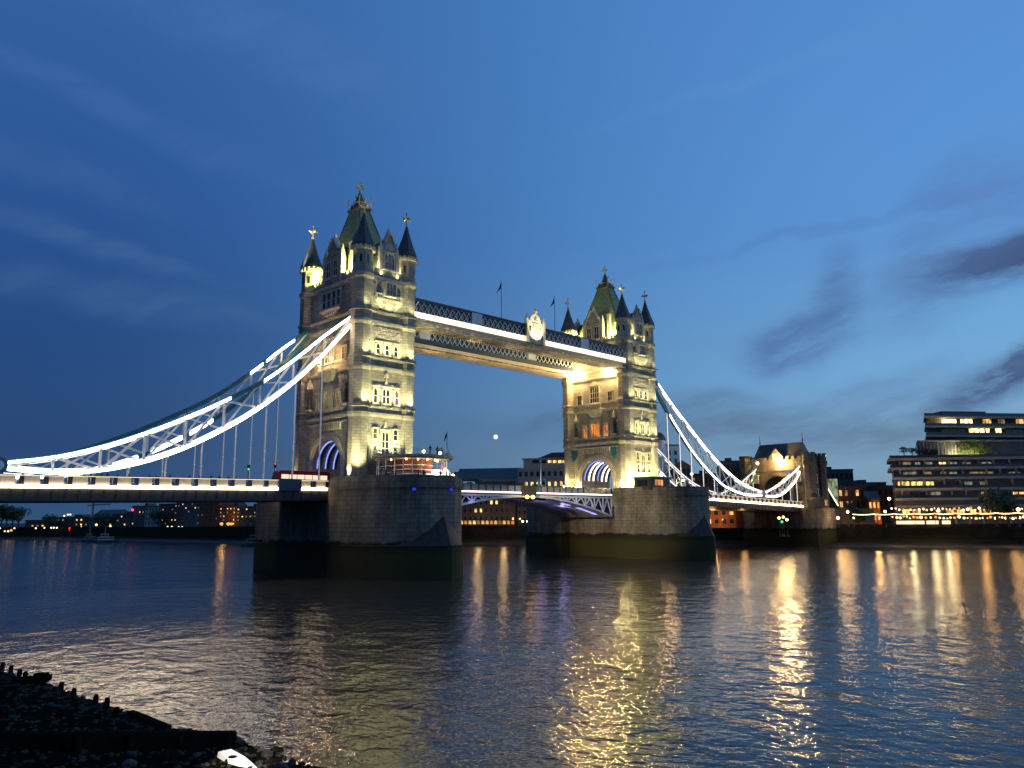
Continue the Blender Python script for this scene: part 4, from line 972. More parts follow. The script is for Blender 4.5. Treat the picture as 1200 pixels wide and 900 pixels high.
def radar_mast():
    p = on_y(523.5, 561, -22.5); x, y, z = p.x, -22.5, 16.8
    r = thing('radar_mast', 'lattice mast with platform, aerials and lit white base on the nearer pier end', 'mast', (x, y, z))
    m = MB(); m.tube([(x, y, z), (x, y, z+5.2)], [.3, .14], 8); m.tube([(x, y, z+5), (x, y, z+9.2)], .06, 5)
    m.lathe(x, y, [(z+3.5, .2), (z+4.0, 1.1), (z+4.15, 1.1)], 10)
    for dx, h in ((-.7, 1.3), (.35, 1.9), (.8, 1.0)): m.tube([(x+dx, y, z+4.1), (x+dx, y, z+4.1+h)], .05, 4)
    m.bar((x-.9, y, z+5.0), (x+.9, y, z+5.0), .1)
    m.build('pole', MS['navy'], r)
    c = MB(); c.lathe(x-.6, y-.3, [(z, 1.2), (z+1.6, 1.0), (z+2.4, .15)], 8); c.build('white_canopy', MS['led_soft'], r)
    MB().box(x-1.5, x-1.25, y-.5, y-.25, z+1.8, z+3.0).build('red_light', MS['red_sig'], r)
    MB().ball((x+1.1, y-.4, z+.9), .42).build('white_lamp', MS['globe_white'], r, True)
    f = MB(); rows = [[(x-.35*i-.05*j, y-.2*i, z+9.1-.35*j-.3*i) for i in range(4)] for j in range(4)]
    f.add([p for q in rows for p in q], [(j*4+i, j*4+i+1, (j+1)*4+i+1, (j+1)*4+i) for j in range(3) for i in range(3)]); o = f.build('flag', MS['flag'], r); o.modifiers.new('thick', 'SOLIDIFY').thickness = .03
radar_mast()
def hut():
    a = on_y(757, 575, -19.0); x0, x1 = a.x, a.x+8.2; y0, y1 = -20.5, -15.5; z = 16.75
    r = thing('control_cabin', 'low flat roofed control cabin with orange lit window on the farther pier', 'cabin', ((x0+x1)/2, -18, z))
    b = MB(); b.box(x0, x1, y0, y1, z, z+2.9); b.build('wall', MS['girder'], r)
    b = MB(); b.box(x0-.4, x1+.5, y0-.5, y1+.4, z+2.9, z+3.25); b.build('roof', MS['teal'], r)
    MB().box(x0+1.6, x0+5.2, y0-.06, y0+.1, z+1.1, z+2.5).build('window', MS['pane_orange'], r)
    w2 = MB(); [w2.box(x0+1.5+k*1.2, x0+1.6+k*1.2, y0-.12, y0-.061, z+1.05, z+2.55) for k in range(4)]; w2.build('window_bars', MS['iron'], r)
    w3 = MB(); w3.box(x0-.1, x0+.02, y0+1, y1-1, z+1.0, z+2.4); w3.build('side_window', MS['glass'], r)
    p = on_y(775, 556, -19.0)
    l = thing('floodlamp', 'orange white floodlamp on a short post above the control cabin', 'lamp', (p.x, -19, z+3.25))
    q = MB(); q.tube([(p.x, -19, z+3.25), (p.x, -19, p.z-.4)], .08); q.tube([(p.x, -19, p.z-.3), (p.x-1.2, -18.6, p.z+3.2)], .06); q.build('post', MS['iron'], l)
    MB().ball((p.x, -19, p.z), .5).build('lamp_globe', MS['globe'], l, True); lamp('POINT', (p.x, -19.9, p.z+.3), 1300, WARM, rad=.4)
    p = on_y(797, 560, -16)
    hp = thing('hoop_sculpture', 'pair of white rings standing on the farther pier end beside the cabin', 'railing hoop', (p.x, -16, z))
    q = MB()
    for dx in (-.9, 0.9): q.tube([(p.x+dx+.8*math.cos(2*math.pi*k/16), -16, z+2.3+1.4*math.sin(2*math.pi*k/16)) for k in range(17)], .11, 5)
    q.tube([(p.x, -16, z), (p.x, -16, z+1.2)], .1); q.bar((p.x-.9, -16, z+1.0), (p.x+.9, -16, z+1.0), .12); q.build('rings', MS['white'], hp)
hut()

# ------------------------------------------------------------------ vehicles and people on the bridge
def bus():
    y = 2.6; p = on_y(322, 558, y); x0 = p.x; x1 = x0+11.2; z = zl(x0)+.33; w2 = 1.26
    r = thing('city_bus', 'red bus with bright lit windows stopped on the deck by the nearer tower', 'bus', ((x0+x1)/2, y, z))
    b = MB(); hb = 3.55
    prof = [(x0+.1, .35), (x0, 1.2), (x0+.08, 2.2), (x0+.35, hb-.25), (x0+.7, hb), (x1-.4, hb), (x1-.05, hb-.3), (x1, .5), (x1-.2, .35)]
    b.ext(prof, lambda x, q: (x, y-w2, z+q), lambda x, q: (x, y+w2, z+q)); b.build('body', MS['red'], r)
    for zz in (1.95,):
        for k in range(6):
            for s in (-1, 1):
                a, c = sorted((y+s*(w2+.005), y+s*(w2+.04))); MB().box(x0+.7+k*1.65, x0+2.2+k*1.65, a, c, z+zz, z+zz+.85).build('window', litp, r)
    MB().box(x0-.06, x0+.1, y-1.05, y+1.05, z+1.2, z+2.3).build('windscreen', MS['glass'], r)
    for xx in (x0+2.2, x1-2.6):
        for s in (-1, 1):
            t = MB(lambda a, c, d: (xx+a, y+s*1.1+d, z+.5+c)); t.lathe(0, 0, [(-.15, .5), (.15, .5)], 14); wh = t.build('wheel', MS['iron'], r)
            t = MB(lambda a, c, d: (xx+a, y+s*1.1+d, z+.5+c)); t.lathe(0, 0, [(-.17, .22), (.17, .22)], 10); t.build('hub', MS['pale'], wh)
    for s in (-1, 1): MB().box(x0-.08, x0+.05, y+s*.85-.18, y+s*.85+.18, z+.6, z+.9).build('headlight', MS['globe_white'], r)
    MB().box(x1-.02, x1+.05, y-.9, y-.6, z+.8, z+1.2).build('tail_light', MS['red_sig'], r)
litp = glowmat('bus_interior_light', (1, .78, .55), 1.1)
bus()
def car(x, y, z, label, m, fwd, van=False):
    r = thing('parked_car' if 0 else 'car', label, 'van' if van else 'car', (x, y, z), 'cars crossing the bridge'); h = 2.1 if van else 1.45; Ln = 4.4
    prof = [(0, .3), (0, .75), (.5, .95), (1.25, 1.02), (1.8, h), (3.4, h), (4.1, 1.0), (Ln, .9), (Ln, .3)] if not van else [(0, .3), (.05, 1.0), (.6, 1.25), (1.1, h-.1), (1.4, h), (Ln, h), (Ln, .3)]
    px = lambda q: x+fwd*(q-Ln/2)
    b = MB(); b.ext(prof, lambda q, k: (px(q), y-.85, z+k), lambda q, k: (px(q), y+.85, z+k)); b.build('body', m, r)
    for s in (-1, 1):
        a, c = sorted((y+s*.855, y+s*.875)); g = MB(); g.ext([(1.45, 1.02), (1.85, h-.12), (3.3, h-.12), (3.75, 1.02)], lambda q, k: (px(q), a, z+k), lambda q, k: (px(q), c, z+k)); g.build('side_window', MS['glass'], r)
        for q in (.9, 3.5):
            t = MB(lambda a_, c_, d_: (px(q)+a_, y+s*.78+d_, z+.32+c_)); t.lathe(0, 0, [(-.1, .32), (.1, .32)], 12); t.build('wheel', MS['iron'], r)
        MB().ball((px(-.02), y+s*.6, z+.68), .13, 6, 4).build('headlight', MS['globe_white'], r); MB().ball((px(Ln+.02), y+s*.6, z+.72), .1, 6, 4).build('tail_light', MS['red_sig'], r)
car(on_y(572, 567, -2.8).x, -2.8, 16.05, 'red car driving on the opening span near its middle', MS['red'], -1)
car(on_y(549, 566, -2.8).x, -2.8, 16.05, 'white van driving on the opening span by the nearer pier', MS['white'], -1, True)
car(on_y(690, 572, -2.8).x, -2.8, 16.05, 'dark car driving on the opening span towards the farther tower arch', MS['girder'], 1)
def signal(x, y, z, label, m, h=3.6):
    r = thing('traffic_light', label, 'traffic light', (x, y, z)); p = MB(); p.tube([(x, y, z), (x, y, z+h-1)], .07); p.box(x-.2, x+.2, y-.18, y+.18, z+h-1, z+h); p.build('post', MS['iron'], r)
    MB().ball((x-.1, y-.22, z+h-.75 if m == 'green_sig' else z+h-.25), .17, 8, 6).build('lens', MS[m], r, True)
p = on_y(291, 555, -7.2); signal(p.x, -7.2, zl(p.x)+.45, 'traffic light showing green on the deck before the bus', 'green_sig')
p = on_y(322, 553, -7.2); signal(p.x, -7.2, zl(p.x)+.45, 'traffic light showing red beside the front of the bus', 'red_sig', 4.2)
p = on_y(634, 566, -7.6); z0 = 16.1
sp = thing('road_signpost', 'tall pale post with teal sign frame on the opening span', 'signpost', (p.x, -7.6, z0))
m = MB(); top = on_y(634, 537, -7.6).z; m.tube([(p.x, -7.6, z0), (p.x, -7.6, top)], [.16, .1], 8); m.ball((p.x-.1, -7.6, top-.8), .25); m.build('post', MS['pale'], sp)
m = MB(); m.box(p.x-1.2, p.x-.15, -7.7, -7.6, z0+1.2, z0+2.6); m.box(p.x+.15, p.x+1.5, -7.7, -7.6, z0+1.5, z0+1.62); m.box(p.x+.15, p.x+1.5, -7.7, -7.6, z0+2.8, z0+2.92); m.box(p.x+1.4, p.x+1.52, -7.7, -7.6, z0+1.62, z0+2.8); m.build('sign_frame', MS['teal'], sp)

def person_mesh(name, walk):
    """one skinned body with coat, built once and copied"""
    me = bpy.data.meshes.new(name)
    st = .22 if walk else .06
    V = [(0, 0, .95), (0, 0, 1.2), (0, 0, 1.42), (0, 0, 1.52), (.03, 0, 1.66), (.02, 0, 1.76),
         (0, .1, .9), (st, .11, .48), (st*.8, .11, .06), (st*.8+.16, .11, .03), (0, -.1, .9), (-st*.5, -.11, .48), (-st*1.5, -.11, .08), (-st*1.5+.15, -.11, .03),
         (0, .19, 1.4), (-st*.6, .25, 1.13), (st*.2, .25, .88), (0, -.19, 1.4), (st*.6, -.25, 1.13), (st*1.1+.05, -.24, .9)]
    E = [(0, 1), (1, 2), (2, 3), (3, 4), (4, 5), (0, 6), (6, 7), (7, 8), (8, 9), (0, 10), (10, 11), (11, 12), (12, 13), (2, 14), (14, 15), (15, 16), (2, 17), (17, 18), (18, 19)]
    rad = [.16, .15, .17, .07, .105, .07, .1, .075, .055, .045, .1, .075, .055, .045, .075, .055, .04, .075, .055, .04]
    me.from_pydata(V, E, []); o = bpy.data.objects.new(name, me); col.objects.link(o)
    o.modifiers.new('s', 'SKIN'); sv = me.skin_vertices[0].data
    for i, q in enumerate(rad): sv[i].radius = (q, q); sv[i].use_root = (i == 0)
    o.modifiers.new('d', 'SUBSURF').levels = 1
    dg = bpy.context.evaluated_depsgraph_get(); m2 = bpy.data.meshes.new_from_object(o.evaluated_get(dg))
    bpy.data.objects.remove(o); bpy.data.meshes.remove(me); m2.name = name
    return m2
PM = [person_mesh('person_standing', False), person_mesh('person_walking', True)]
def person(x, y, z, rz, k, c, label, group):
    me = PM[k] if c == 0 else PM[k].copy()
    me.materials.clear(); me.materials.append(MS['cloth'][c])
    o = bpy.data.objects.new('person', me); col.objects.link(o); o.location = (x, y, z); o.rotation_euler.z = rz; o.scale = (1, 1, random.uniform(.94, 1.05))
    tag(o, label, 'person', group)
GP = 'people walking along the chain span'
for k, u in enumerate((118, 126, 137, 150, 176, 182, 199, 222, 233, 246, 258, 268)):
    p = on_y(u, 568, -7.5); person(p.x, -7.5+random.uniform(-.3, .5), zl(p.x)+.45, random.choice((0, math.pi)), 1, k % 3, 'person in dark clothes walking behind the lit parapet of the chain span', GP)
GP = 'people at the pavilion terrace'
for k, (x, y) in enumerate(((-6.4, -20.5), (-5.6, -22.3), (-3.2, -25.6), (-2.2, -25.9), (-.4, -26.2), (1.2, -26.2), (3.0, -25.8), (4.4, -25.0), (5.6, -24.0))):
    person(x, y, 16.76, random.uniform(0, 6), 0, k % 3, 'person in dark clothes standing on the terrace by the glass pavilion', GP)
GP = 'people on the pavilion roof'
for k, (x, y) in enumerate(((.3, -24.4), (2.6, -23.6), (4.6, -22.4), (5.2, -21.2))): person(x, y, 21.26, random.uniform(0, 6), 0, k % 3, 'person in dark clothes standing on the flat pavilion roof', GP)

# ------------------------------------------------------------------ far bank
def tree(x, y, z, h, r, label, group=None, n=900, m='leaf', trunk=.35, rz=1.0, name='tree'):
    root = thing(name, label, 'tree', (x, y, z), group)
    t = MB(); t.tube([(x, y, z), (x+.1, y, z+h*trunk), (x, y+.1, z+h*.7)], [r*.07+.06, r*.05+.04, .03], 6)
    for k in range(5):
        a = k*1.3; t.tube([(x, y, z+h*trunk*.9), (x+r*.5*math.cos(a), y+r*.5*math.sin(a), z+h*.6)], [r*.035+.02, .02], 5)
    t.build('trunk', MS['bark'], root)
    c = MB(); cl = [(random.uniform(-.6, .6)*r, random.uniform(-.6, .6)*r, z+h*(trunk+(1-trunk)*random.uniform(.25, .85)), r*random.uniform(.32, .55)) for _ in range(11)]
    for k in range(n):
        q = random.choice(cl); d = Vector((random.gauss(0, 1), random.gauss(0, 1), random.gauss(0, 1))).normalized()*q[3]*random.uniform(.55, 1.08)
        p = Vector((x+q[0]+d.x, y+q[1]+d.y, q[2]+d.z*rz)); s = r*random.uniform(.08, .17); a = Vector((random.gauss(0, 1), random.gauss(0, 1), random.gauss(0, 1))).normalized(); b = a.orthogonal().normalized()
        c.add([tuple(p+a*s), tuple(p+b*s*.6), tuple(p-a*s), tuple(p-b*s*.6)], [(0, 1, 2, 3)])
    c.build('crown', MS[m], root)
    return root
class Facade:
    """a building front standing at two photo columns and distances; s runs along it, d outwards"""
    def __init__(s, u0, d0, u1, d1):
        s.a = at(u0, d0); s.b = at(u1, d1); s.e = (s.b-s.a).normalized(); s.n = Vector((s.e.y, -s.e.x))
        if s.n.dot(s.a-CAM.xy) > 0: s.n = -s.n
        s.L = (s.b-s.a).length
    def T(s, p, d, z): q = s.a+s.e*p+s.n*d; return (q.x, q.y, z)
    def hit(s, u, v, d=0):
        r = ray(u, v); o = s.a+s.n*d; t = (o-CAM.xy).dot(s.n)/Vector((r.x, r.y)).dot(s.n); q = CAM+r*t
        return (Vector((q.x, q.y))-s.a).dot(s.e), q.z
def fwin(root, F, s0, s1, z0, z1, m, d=0, frame='concrete_dark', bars=0):
    f = MB(F.T); f.box(s0-.12, s1+.12, d-.05, d+.12, z0-.15, z0-.001); f.box(s0-.12, s1+.12, d-.05, d+.1, z1+.001, z1+.12); f.box(s0-.12, s0-.001, d-.05, d+.1, z0, z1); f.box(s1+.001, s1+.12, d-.05, d+.1, z0, z1)
    for k in range(1, bars+1): x = s0+(s1-s0)*k/(bars+1); f.box(x-.05, x+.05, d-.02, d+.09, z0, z1)
    o = f.build('window', MS[frame], root); MB(F.T).box(s0, s1, d-.03, d+.03, z0, z1).build('pane', MS[m], o); return o
def block(name, label, cat, u0, d0, u1, d1, vtop, m, depth=14, rows=4, cols=6, lit=.2, litm=('pane_warm',), roof='flat', rm='slate', group=None, base=GZ, ww=.5, wh=.5, gl='glass', z0f=.12, litw=None, frame='concrete_dark'):
    F = Facade(u0, d0, u1, d1); zt = F.hit((u0+u1)/2, vtop)[1]; root = thing(name, label, cat, (*(F.a+F.b)/2, base), group)
    MB(F.T).box(0, F.L, -depth, 0, base, zt).build('wall', MS[m], root)
    if roof == 'flat':
        b = MB(F.T); b.box(-.25, F.L+.25, -depth-.25, .25, zt, zt+.45); b.box(F.L*.3, F.L*.55, -depth*.7, -depth*.35, zt+.45, zt+1.9); b.build('roof', MS[rm], root)
    elif roof == 'pitch':
        b = MB(F.T); h = min(5, depth*.35); b.ext([(.3, 0), (-depth-.3, 0), (-depth/2, h)], lambda p, q: (-.2, p, zt+q), lambda p, q: (F.L+.2, p, zt+q)); b.build('roof', MS[rm], root)
    elif roof == 'gable':
        b = MB(F.T); h = F.L*.35; b.ext([(-.2, 0), (F.L+.2, 0), (F.L/2, h)], lambda p, q: (p, .2, zt+q), lambda p, q: (p, -depth, zt+q)); b.build('roof', MS[rm], root)
    H = zt-base
    for j in range(rows):
        for i in range(cols):
            s = F.L*(i+.5)/cols; z = base+H*(z0f+(1-z0f)*(j+.5)/rows); w_ = F.L/cols*ww/2; h_ = H*(1-z0f)/rows*wh/2
            k = (i, j) in litw if litw is not None else random.random() < lit
            fwin(root, F, s-w_, s+w_, z-h_, z+h_, random.choice(litm) if k else gl, 0, frame, 1 if w_ > .8 else 0)
    return root, F, zt
# --- terraced apartments on the right
def terraces():
    F = Facade(1050, 316, 1330, 352); root = thing('terraced_apartments', 'modern grey apartment building with stepped terraces and glowing upper floors', 'apartment building', (*F.a, GZ))
    zz = lambda v: F.hit(1052, v)[1]
    def slabp(mb, s0, s1, dd, df, z0_, z1_, FF=None):
        FF = FF or F; q_ = FF.a+FF.e*s0; rr_ = (q_-CAM.xy).normalized(); KA = rr_.dot(FF.e)/(-rr_.dot(FF.n))-.03
        return mb.ext([(s0, df), (s1, df), (s1, -dd), (s0+(dd+df)*KA, -dd)], lambda p, q: (p, q, z0_), lambda p, q: (p, q, z1_))
    slabp(MB(F.T), 1.2, F.L, 24, -1.6, GZ, zz(539)).build('wall', MS['concrete_dark'], root)
    for v in (538.5, 549.5, 561, 574, 585.5, 594):
        z = zz(v); b = MB(F.T); slabp(b, -.9 if v < 560 else .4, F.L, 23, 0, z-.35, z+.55); sl = b.build('floor_slab', MS['concrete'], root)
        if v < 592:
            b = MB(F.T); b.box(-.4 if v < 560 else 1.0, F.L, -.16, -.08, z+.56, z+1.5); b.build('glass_balustrade', MS['glass'], sl)
    for v0, v1 in ((538.5, 549.5), (549.5, 561), (561, 574), (574, 585.5)):
        x = 3.0
        while x < F.L-2: MB(F.T).box(x, x+.3, -1.58, -.3, zz(v1)+.56, zz(v0)-.36).build('balcony_partition', MS['concrete'], root); x += random.uniform(4.5, 9)
    pb_ = MB(F.T)
    for _ in range(420):
        v = random.choice((538.5, 549.5, 561, 574)); x = random.uniform(2, F.L); 
        if math.sin(x*1.3+v) < .2: continue
        p = Vector((x, random.uniform(-.5, -.2), zz(v)+.6+random.uniform(.2, 1.3))); q = random.uniform(.15, .35); a = Vector((random.gauss(0, 1), random.gauss(0, 1), random.gauss(0, 1))).normalized(); c = a.orthogonal().normalized()
        pb_.add([tuple(p+a*q), tuple(p+c*q*.7), tuple(p-a*q), tuple(p-c*q*.7)], [(0, 1, 2, 3)])
    pbo = pb_.build('balcony_planting', MS['leaf'], root); pbo['kind'] = 'stuff'
    cols = MB(F.T)
    for k in range(18): cols.box(2.2+k*4.6, 2.7+k*4.6, -.9, -.4, GZ, zz(594)-.36)
    cols.build('columns', MS['concrete'], root)
    def w_(u0, u1, v0, v1, m, d=-1.6, bars=1):
        s0, z1 = F.hit(u0, v0, d); s1, z0 = F.hit(u1, v1, d); fwin(root, F, s0, s1, z0, z1, m, d, 'concrete_dark', bars)
    MS['pane_gold'] = litpane('golden_lit_pane', (1, .60, .18), 1.9); MS['pane_grey'] = litpane('sky_reflection_pane', (.8, .85, .62), .26)  # grey pane glow paints sky reflected in the glass, not a lit room
    for u0, u1, m in ((1057, 1068, 'pane_dim'), (1072, 1079, 'pane_grey'), (1083, 1093, 'pane_grey'), (1100, 1109, 'pane_gold'), (1111, 1122, 'pane_grey'), (1128, 1138, 'pane_grey'), (1150, 1162, 'pane_grey'), (1165, 1174, 'glass'), (1178, 1184, 'glass'), (1188, 1200, 'glass'), (1204, 1216, 'glass')): w_(u0, u1, 541.5, 548.3, m)
    for u0, u1, m in ((1058, 1075, 'pane_grey'), (1082, 1092, 'pane_dim'), (1102, 1110, 'pane_grey'), (1112, 1122, 'pane_grey'), (1136, 1164, 'pane_dim'), (1168, 1178, 'glass'), (1182, 1196, 'pane_grey'), (1200, 1214, 'glass')): w_(u0, u1, 553, 560, m)
    for u0, u1, m in ((1052, 1066, 'pane_gold'), (1067, 1082, 'pane_gold'), (1085, 1095, 'pane_gold'), (1104, 1126, 'glass'), (1130, 1140, 'pane_grey'), (1148, 1158, 'pane_grey'), (1184, 1200, 'glass')): w_(u0, u1, 564.5, 573, m)
    for u0, u1, m in ((1066, 1088, 'glass'), (1090, 1103, 'pane_grey'), (1106, 1145, 'glass'), (1150, 1157, 'pane_gold'), (1164, 1173, 'pane_grey'), (1185, 1193, 'pane_gold'), (1194, 1206, 'pane_gold')): w_(u0, u1, 576.5, 583.5, m)
    for u0 in range(1056, 1200, 13): w_(u0, u0+10, 597, 603, 'pane_warm' if u0 % 3 else 'pane_gold', -1.6, 2)
    # set-back middle block with creeper wall, then the glowing top floors
    F2 = Facade(1084, 324, 1330, 366); z0, z1 = zz(538)+.2, F2.hit(1085, 518)[1]
    slabp(MB(F2.T), 0, F2.L, 18, 0, z0, z1, F2).build('setback_wall', MS['concrete_dark'], root)
    b = MB(F2.T); slabp(b, -.5, F2.L, 18.2, .5, z1, z1+.6, F2)
    for k in range(14): b.box(.6+k*1.3, .8+k*1.3, -.02, .12, z0+.5, z1-.3)
    b.build('setback_cladding', MS['concrete'], root)
    F3 = Facade(1096, 328, 1330, 380); za, zb_, zc = F3.hit(1102, 488.5)[1], F3.hit(1102, 500)[1], F3.hit(1102, 511)[1]
    slabp(MB(F3.T), 2.0, F3.L, 15, -2.2, z1+.6, za-.3, F3).build('top_wall', MS['concrete_dark'], root)
    for z in (za, zb_, zc):
        b = MB(F3.T); slabp(b, -.9, F3.L, 15.5, .6, z-.3, z+.35, F3); b.build('floor_slab', MS['concrete_pale'], root)
        b = MB(F3.T); b.box(-.6, F3.L, .3, .38, z+.36, z+1.35); b.build('glass_balustrade', MS['glass'], root)
    b = MB(F3.T); b.box(9.0, 27, -9, -3, za+.36, za+2.6); b.box(27.01, 48, -9, -3.5, za+.36, za+2.1); b.build('plant_room', MS['concrete_dark'], root)
    MS['pane_bright'] = litpane('bright_lit_pane', (1, .72, .34), 4.0)
    def w3(u0, u1, v0, v1, m, bars=2):
        s0, zz1 = F3.hit(u0, v0, -2.2); s1, zz0 = F3.hit(u1, v1, -2.2); fwin(root, F3, s0, s1, zz0, zz1, m, -2.2, 'concrete_dark', bars)
    for u0, u1, m in ((1103, 1121, 'pane_bright'), (1125, 1140, 'pane_bright'), (1141.5, 1149, 'glass'), (1151, 1162, 'pane_warm'), (1169, 1178, 'pane_dim'), (1190, 1200, 'pane_warm')): w3(u0, u1, 491.2, 499.2, m)
    for u0, u1, m in ((1103, 1132, 'glass'), (1135, 1154, 'pane_bright'), (1155, 1160, 'pane_bright'), (1166, 1174, 'pane_bright'), (1178, 1200, 'glass')): w3(u0, u1, 502.2, 510, m)
    lamp('POINT', (*F3.T(8, -.4, zb_+1.8)[:2], zb_+1.8), 500, WARM, rad=.5)
    cr_ = MB()
    for _ in range(2600):
        u = random.triangular(1118, 1180, 1130); v = random.uniform(514, 537)
        if random.random() > math.exp(-((u-1134)/17)**2)+.25: continue
        s, z = F2.hit(u, v, .2); p = Vector(F2.T(s, random.uniform(.05, .7), max(z0, z))); q = random.uniform(.15, .32); a = Vector((random.gauss(0, 1), random.gauss(0, 1), random.gauss(0, 1))).normalized(); c = a.orthogonal().normalized()
        cr_.add([tuple(p+a*q), tuple(p+c*q*.7), tuple(p-a*q), tuple(p-c*q*.7)], [(0, 1, 2, 3)])
    cp = tag(cr_.build('creeper', MS['leafy']), 'green creeper lit from below on the set-back wall of the terraced apartments', 'climbing plant')
    for u in (1124, 1133, 1142): s, z = F2.hit(u, 536, 2.2); p = F2.T(s, 2.2, z0+1.0); lamp('POINT', p, 1800, (1, .85, .4), rad=.3)
    for k, (u, h, r) in enumerate(((1060, 4.2, 1.7), (1069.5, 3.8, 1.6), (1076, 4.4, 1.6), (1086, 3.4, 2.2), (1094, 3.2, 2.0))):
        s, z = F.hit(u, 538, -1.2); p = F.T(s, -1.2, zz(538.5)+.55); tree(*p, h, r, ['round clipped tree at the outer corner of the roof terrace', 'second round clipped tree on the roof terrace', 'taller loose tree third along the roof terrace', 'low wide bush on the roof terrace before the set-back wall', 'low bush on the roof terrace next to the creeper wall'][k], 'small trees on the roof terrace', 380, 'leaf', .45 if k < 2 else .2, .6 if k < 2 else 1, 'terrace_tree')
    return F
FT = terraces()
def glow_lamp(u, v, dist, label, group, r=.5, m='globe', pw=700, base=GZ, colr=WARM):
    p = at(u, dist); z = zat(u, v, dist); L_ = thing('street_lamp', label, 'street lamp', (p.x, p.y, base), group)
    b = MB(); b.tube([(p.x, p.y, base), (p.x, p.y, z-r*.8)], [.12, .07], 6); b.lathe(p.x, p.y, [(base, .3), (base+.6, .22), (base+.9, .12)], 8); b.build('post', MS['iron'], L_)
    MB().ball((p.x, p.y, z), r, 10, 8).build('lamp_globe', MS[m], L_, True); d = (CAM.xy-p).normalized()
    if pw: lamp('POINT', (p.x+d.x*(r+.4), p.y+d.y*(r+.4), z+.1), pw, colr, rad=r)
GL = 'globe lamps along the far riverside walk'
for u, v, lb, r, pw in ((994, 600, 'globe lamp at the start of the string lights by the stair', .5, 1100), (982, 607, 'low orange lamp at the foot of the gatehouse abutment', .6, 1500), (1038, 599.5, 'globe lamp before the red brick house', .5, 900), (1100.5, 598.5, 'globe lamp over the bright riverside counters', .52, 900), (1194.5, 597, 'globe lamp closest to the edge of the photo', .6, 1100), (1000.5, 607, 'small low lamp on the wall under the string lights', .35, 0)):
    glow_lamp(u, v, 298 if u < 1150 else 286, lb, GL, r*.85, 'globe', pw*.5)
glow_lamp(1044, 584.5, 312, 'white lamp mounted high beside the corner of the terraced apartments', GL, .5, 'globe_white', 500)
# string lights along the promenade
def strings():
    r = thing('string_lights', 'long line of small warm bulbs strung along the riverside walk', 'string lights', (*at(1100, 290), GZ)); pts = []
    us = [1000+k*(1240-1000)/10 for k in range(11)]; P = []
    for u in us: d = 294-(u-1000)*.045; q = at(u, d); P.append(Vector((q.x, q.y, zat(u, 602-(u-1000)*.009, d))))
    w_ = MB(); bl = MB()
    for k in range(10):
        for i in range(15):
            t = i/15; p = P[k].lerp(P[k+1], t)-Vector((0, 0, .25*4*t*(1-t))); pts.append(p); bl.ball(p-Vector((0, 0, .16)), .17, 5, 4)
    w_.tube([tuple(p) for p in pts], .03, 4); w_.build('wire', MS['iron'], r); b = bl.build('bulb_string', MS['bulb'], r); b['kind'] = 'stuff'
    po = 0
    for q in P: m = MB(); m.tube([(q.x, q.y, GZ), tuple(q+Vector((0, 0, .1)))], .07, 6); m.build('post', MS['iron'], r)
strings()
# bars and cafe fronts under the apartments
for k, (u0, u1) in enumerate(((1049.5, 1083.5), (1084.8, 1100), (1103, 1114))):
    F = Facade(u0, 296, u1, 296); r = thing('riverside_bar', ['longest bright counter on the quay edge', 'middle bright counter on the quay edge', 'shortest bright counter on the quay edge'][k], 'bar counter', (*F.a, GZ), 'bright counters on the quay edge')
    MB(F.T).box(0, F.L, -1.2, 0, GZ, GZ+.75).build('counter', MS['timber'], r); MB(F.T).box(.1, F.L-.1, -.9, .12, GZ+.9, GZ+2.05).build('lit_front', MS['bar_front'], r); MB(F.T).box(-.2, F.L+.2, -1.5, .4, GZ+2.3, GZ+2.5).build('canopy', MS['timber'], r)
    po = MB(F.T); [po.box(x-.08, x+.08, -1.3, -1.14, GZ+.75, GZ+2.3) for x in (.2, F.L/2, F.L-.2)]; po.build('canopy_posts', MS['timber'], r)
    q = F.T(F.L/2, 2.6, GZ+1.5); lamp('POINT', q, 900, (1, .78, .4), rad=.6)
GC = 'lit cafe tables and lanterns under the apartments'
k = 0
for v in (596.5, 606.5):
    u = 1046
    while u < 1205:
        d = random.uniform(300, 309); p = at(u, d); z = zat(u, v+random.uniform(-1.2, 1.2), d)
        r = thing('cafe_lantern', 'small warm cafe lantern glowing under the terraced apartments', 'lantern', (p.x, p.y, z-.4), GC)
        MB().ball((p.x, p.y, z), random.uniform(.24, .5), 7, 5).build('lamp_globe', MS[random.choice(('bulb', 'amber_far', 'far_lamp'))], r, True)
        b = MB(); b.tube([(p.x, p.y, z), (p.x, p.y, z+1.2 if v < 600 else GZ)], .05, 4); b.build('hanger', MS['iron'], r)
        u += random.uniform(3.2, 6.0); k += 1
for u in (1056, 1075, 1095, 1115, 1150, 1185): p = at(u, 305); lamp('POINT', (p.x, p.y, GZ+3), 800, (1, .48, .14), rad=.6)
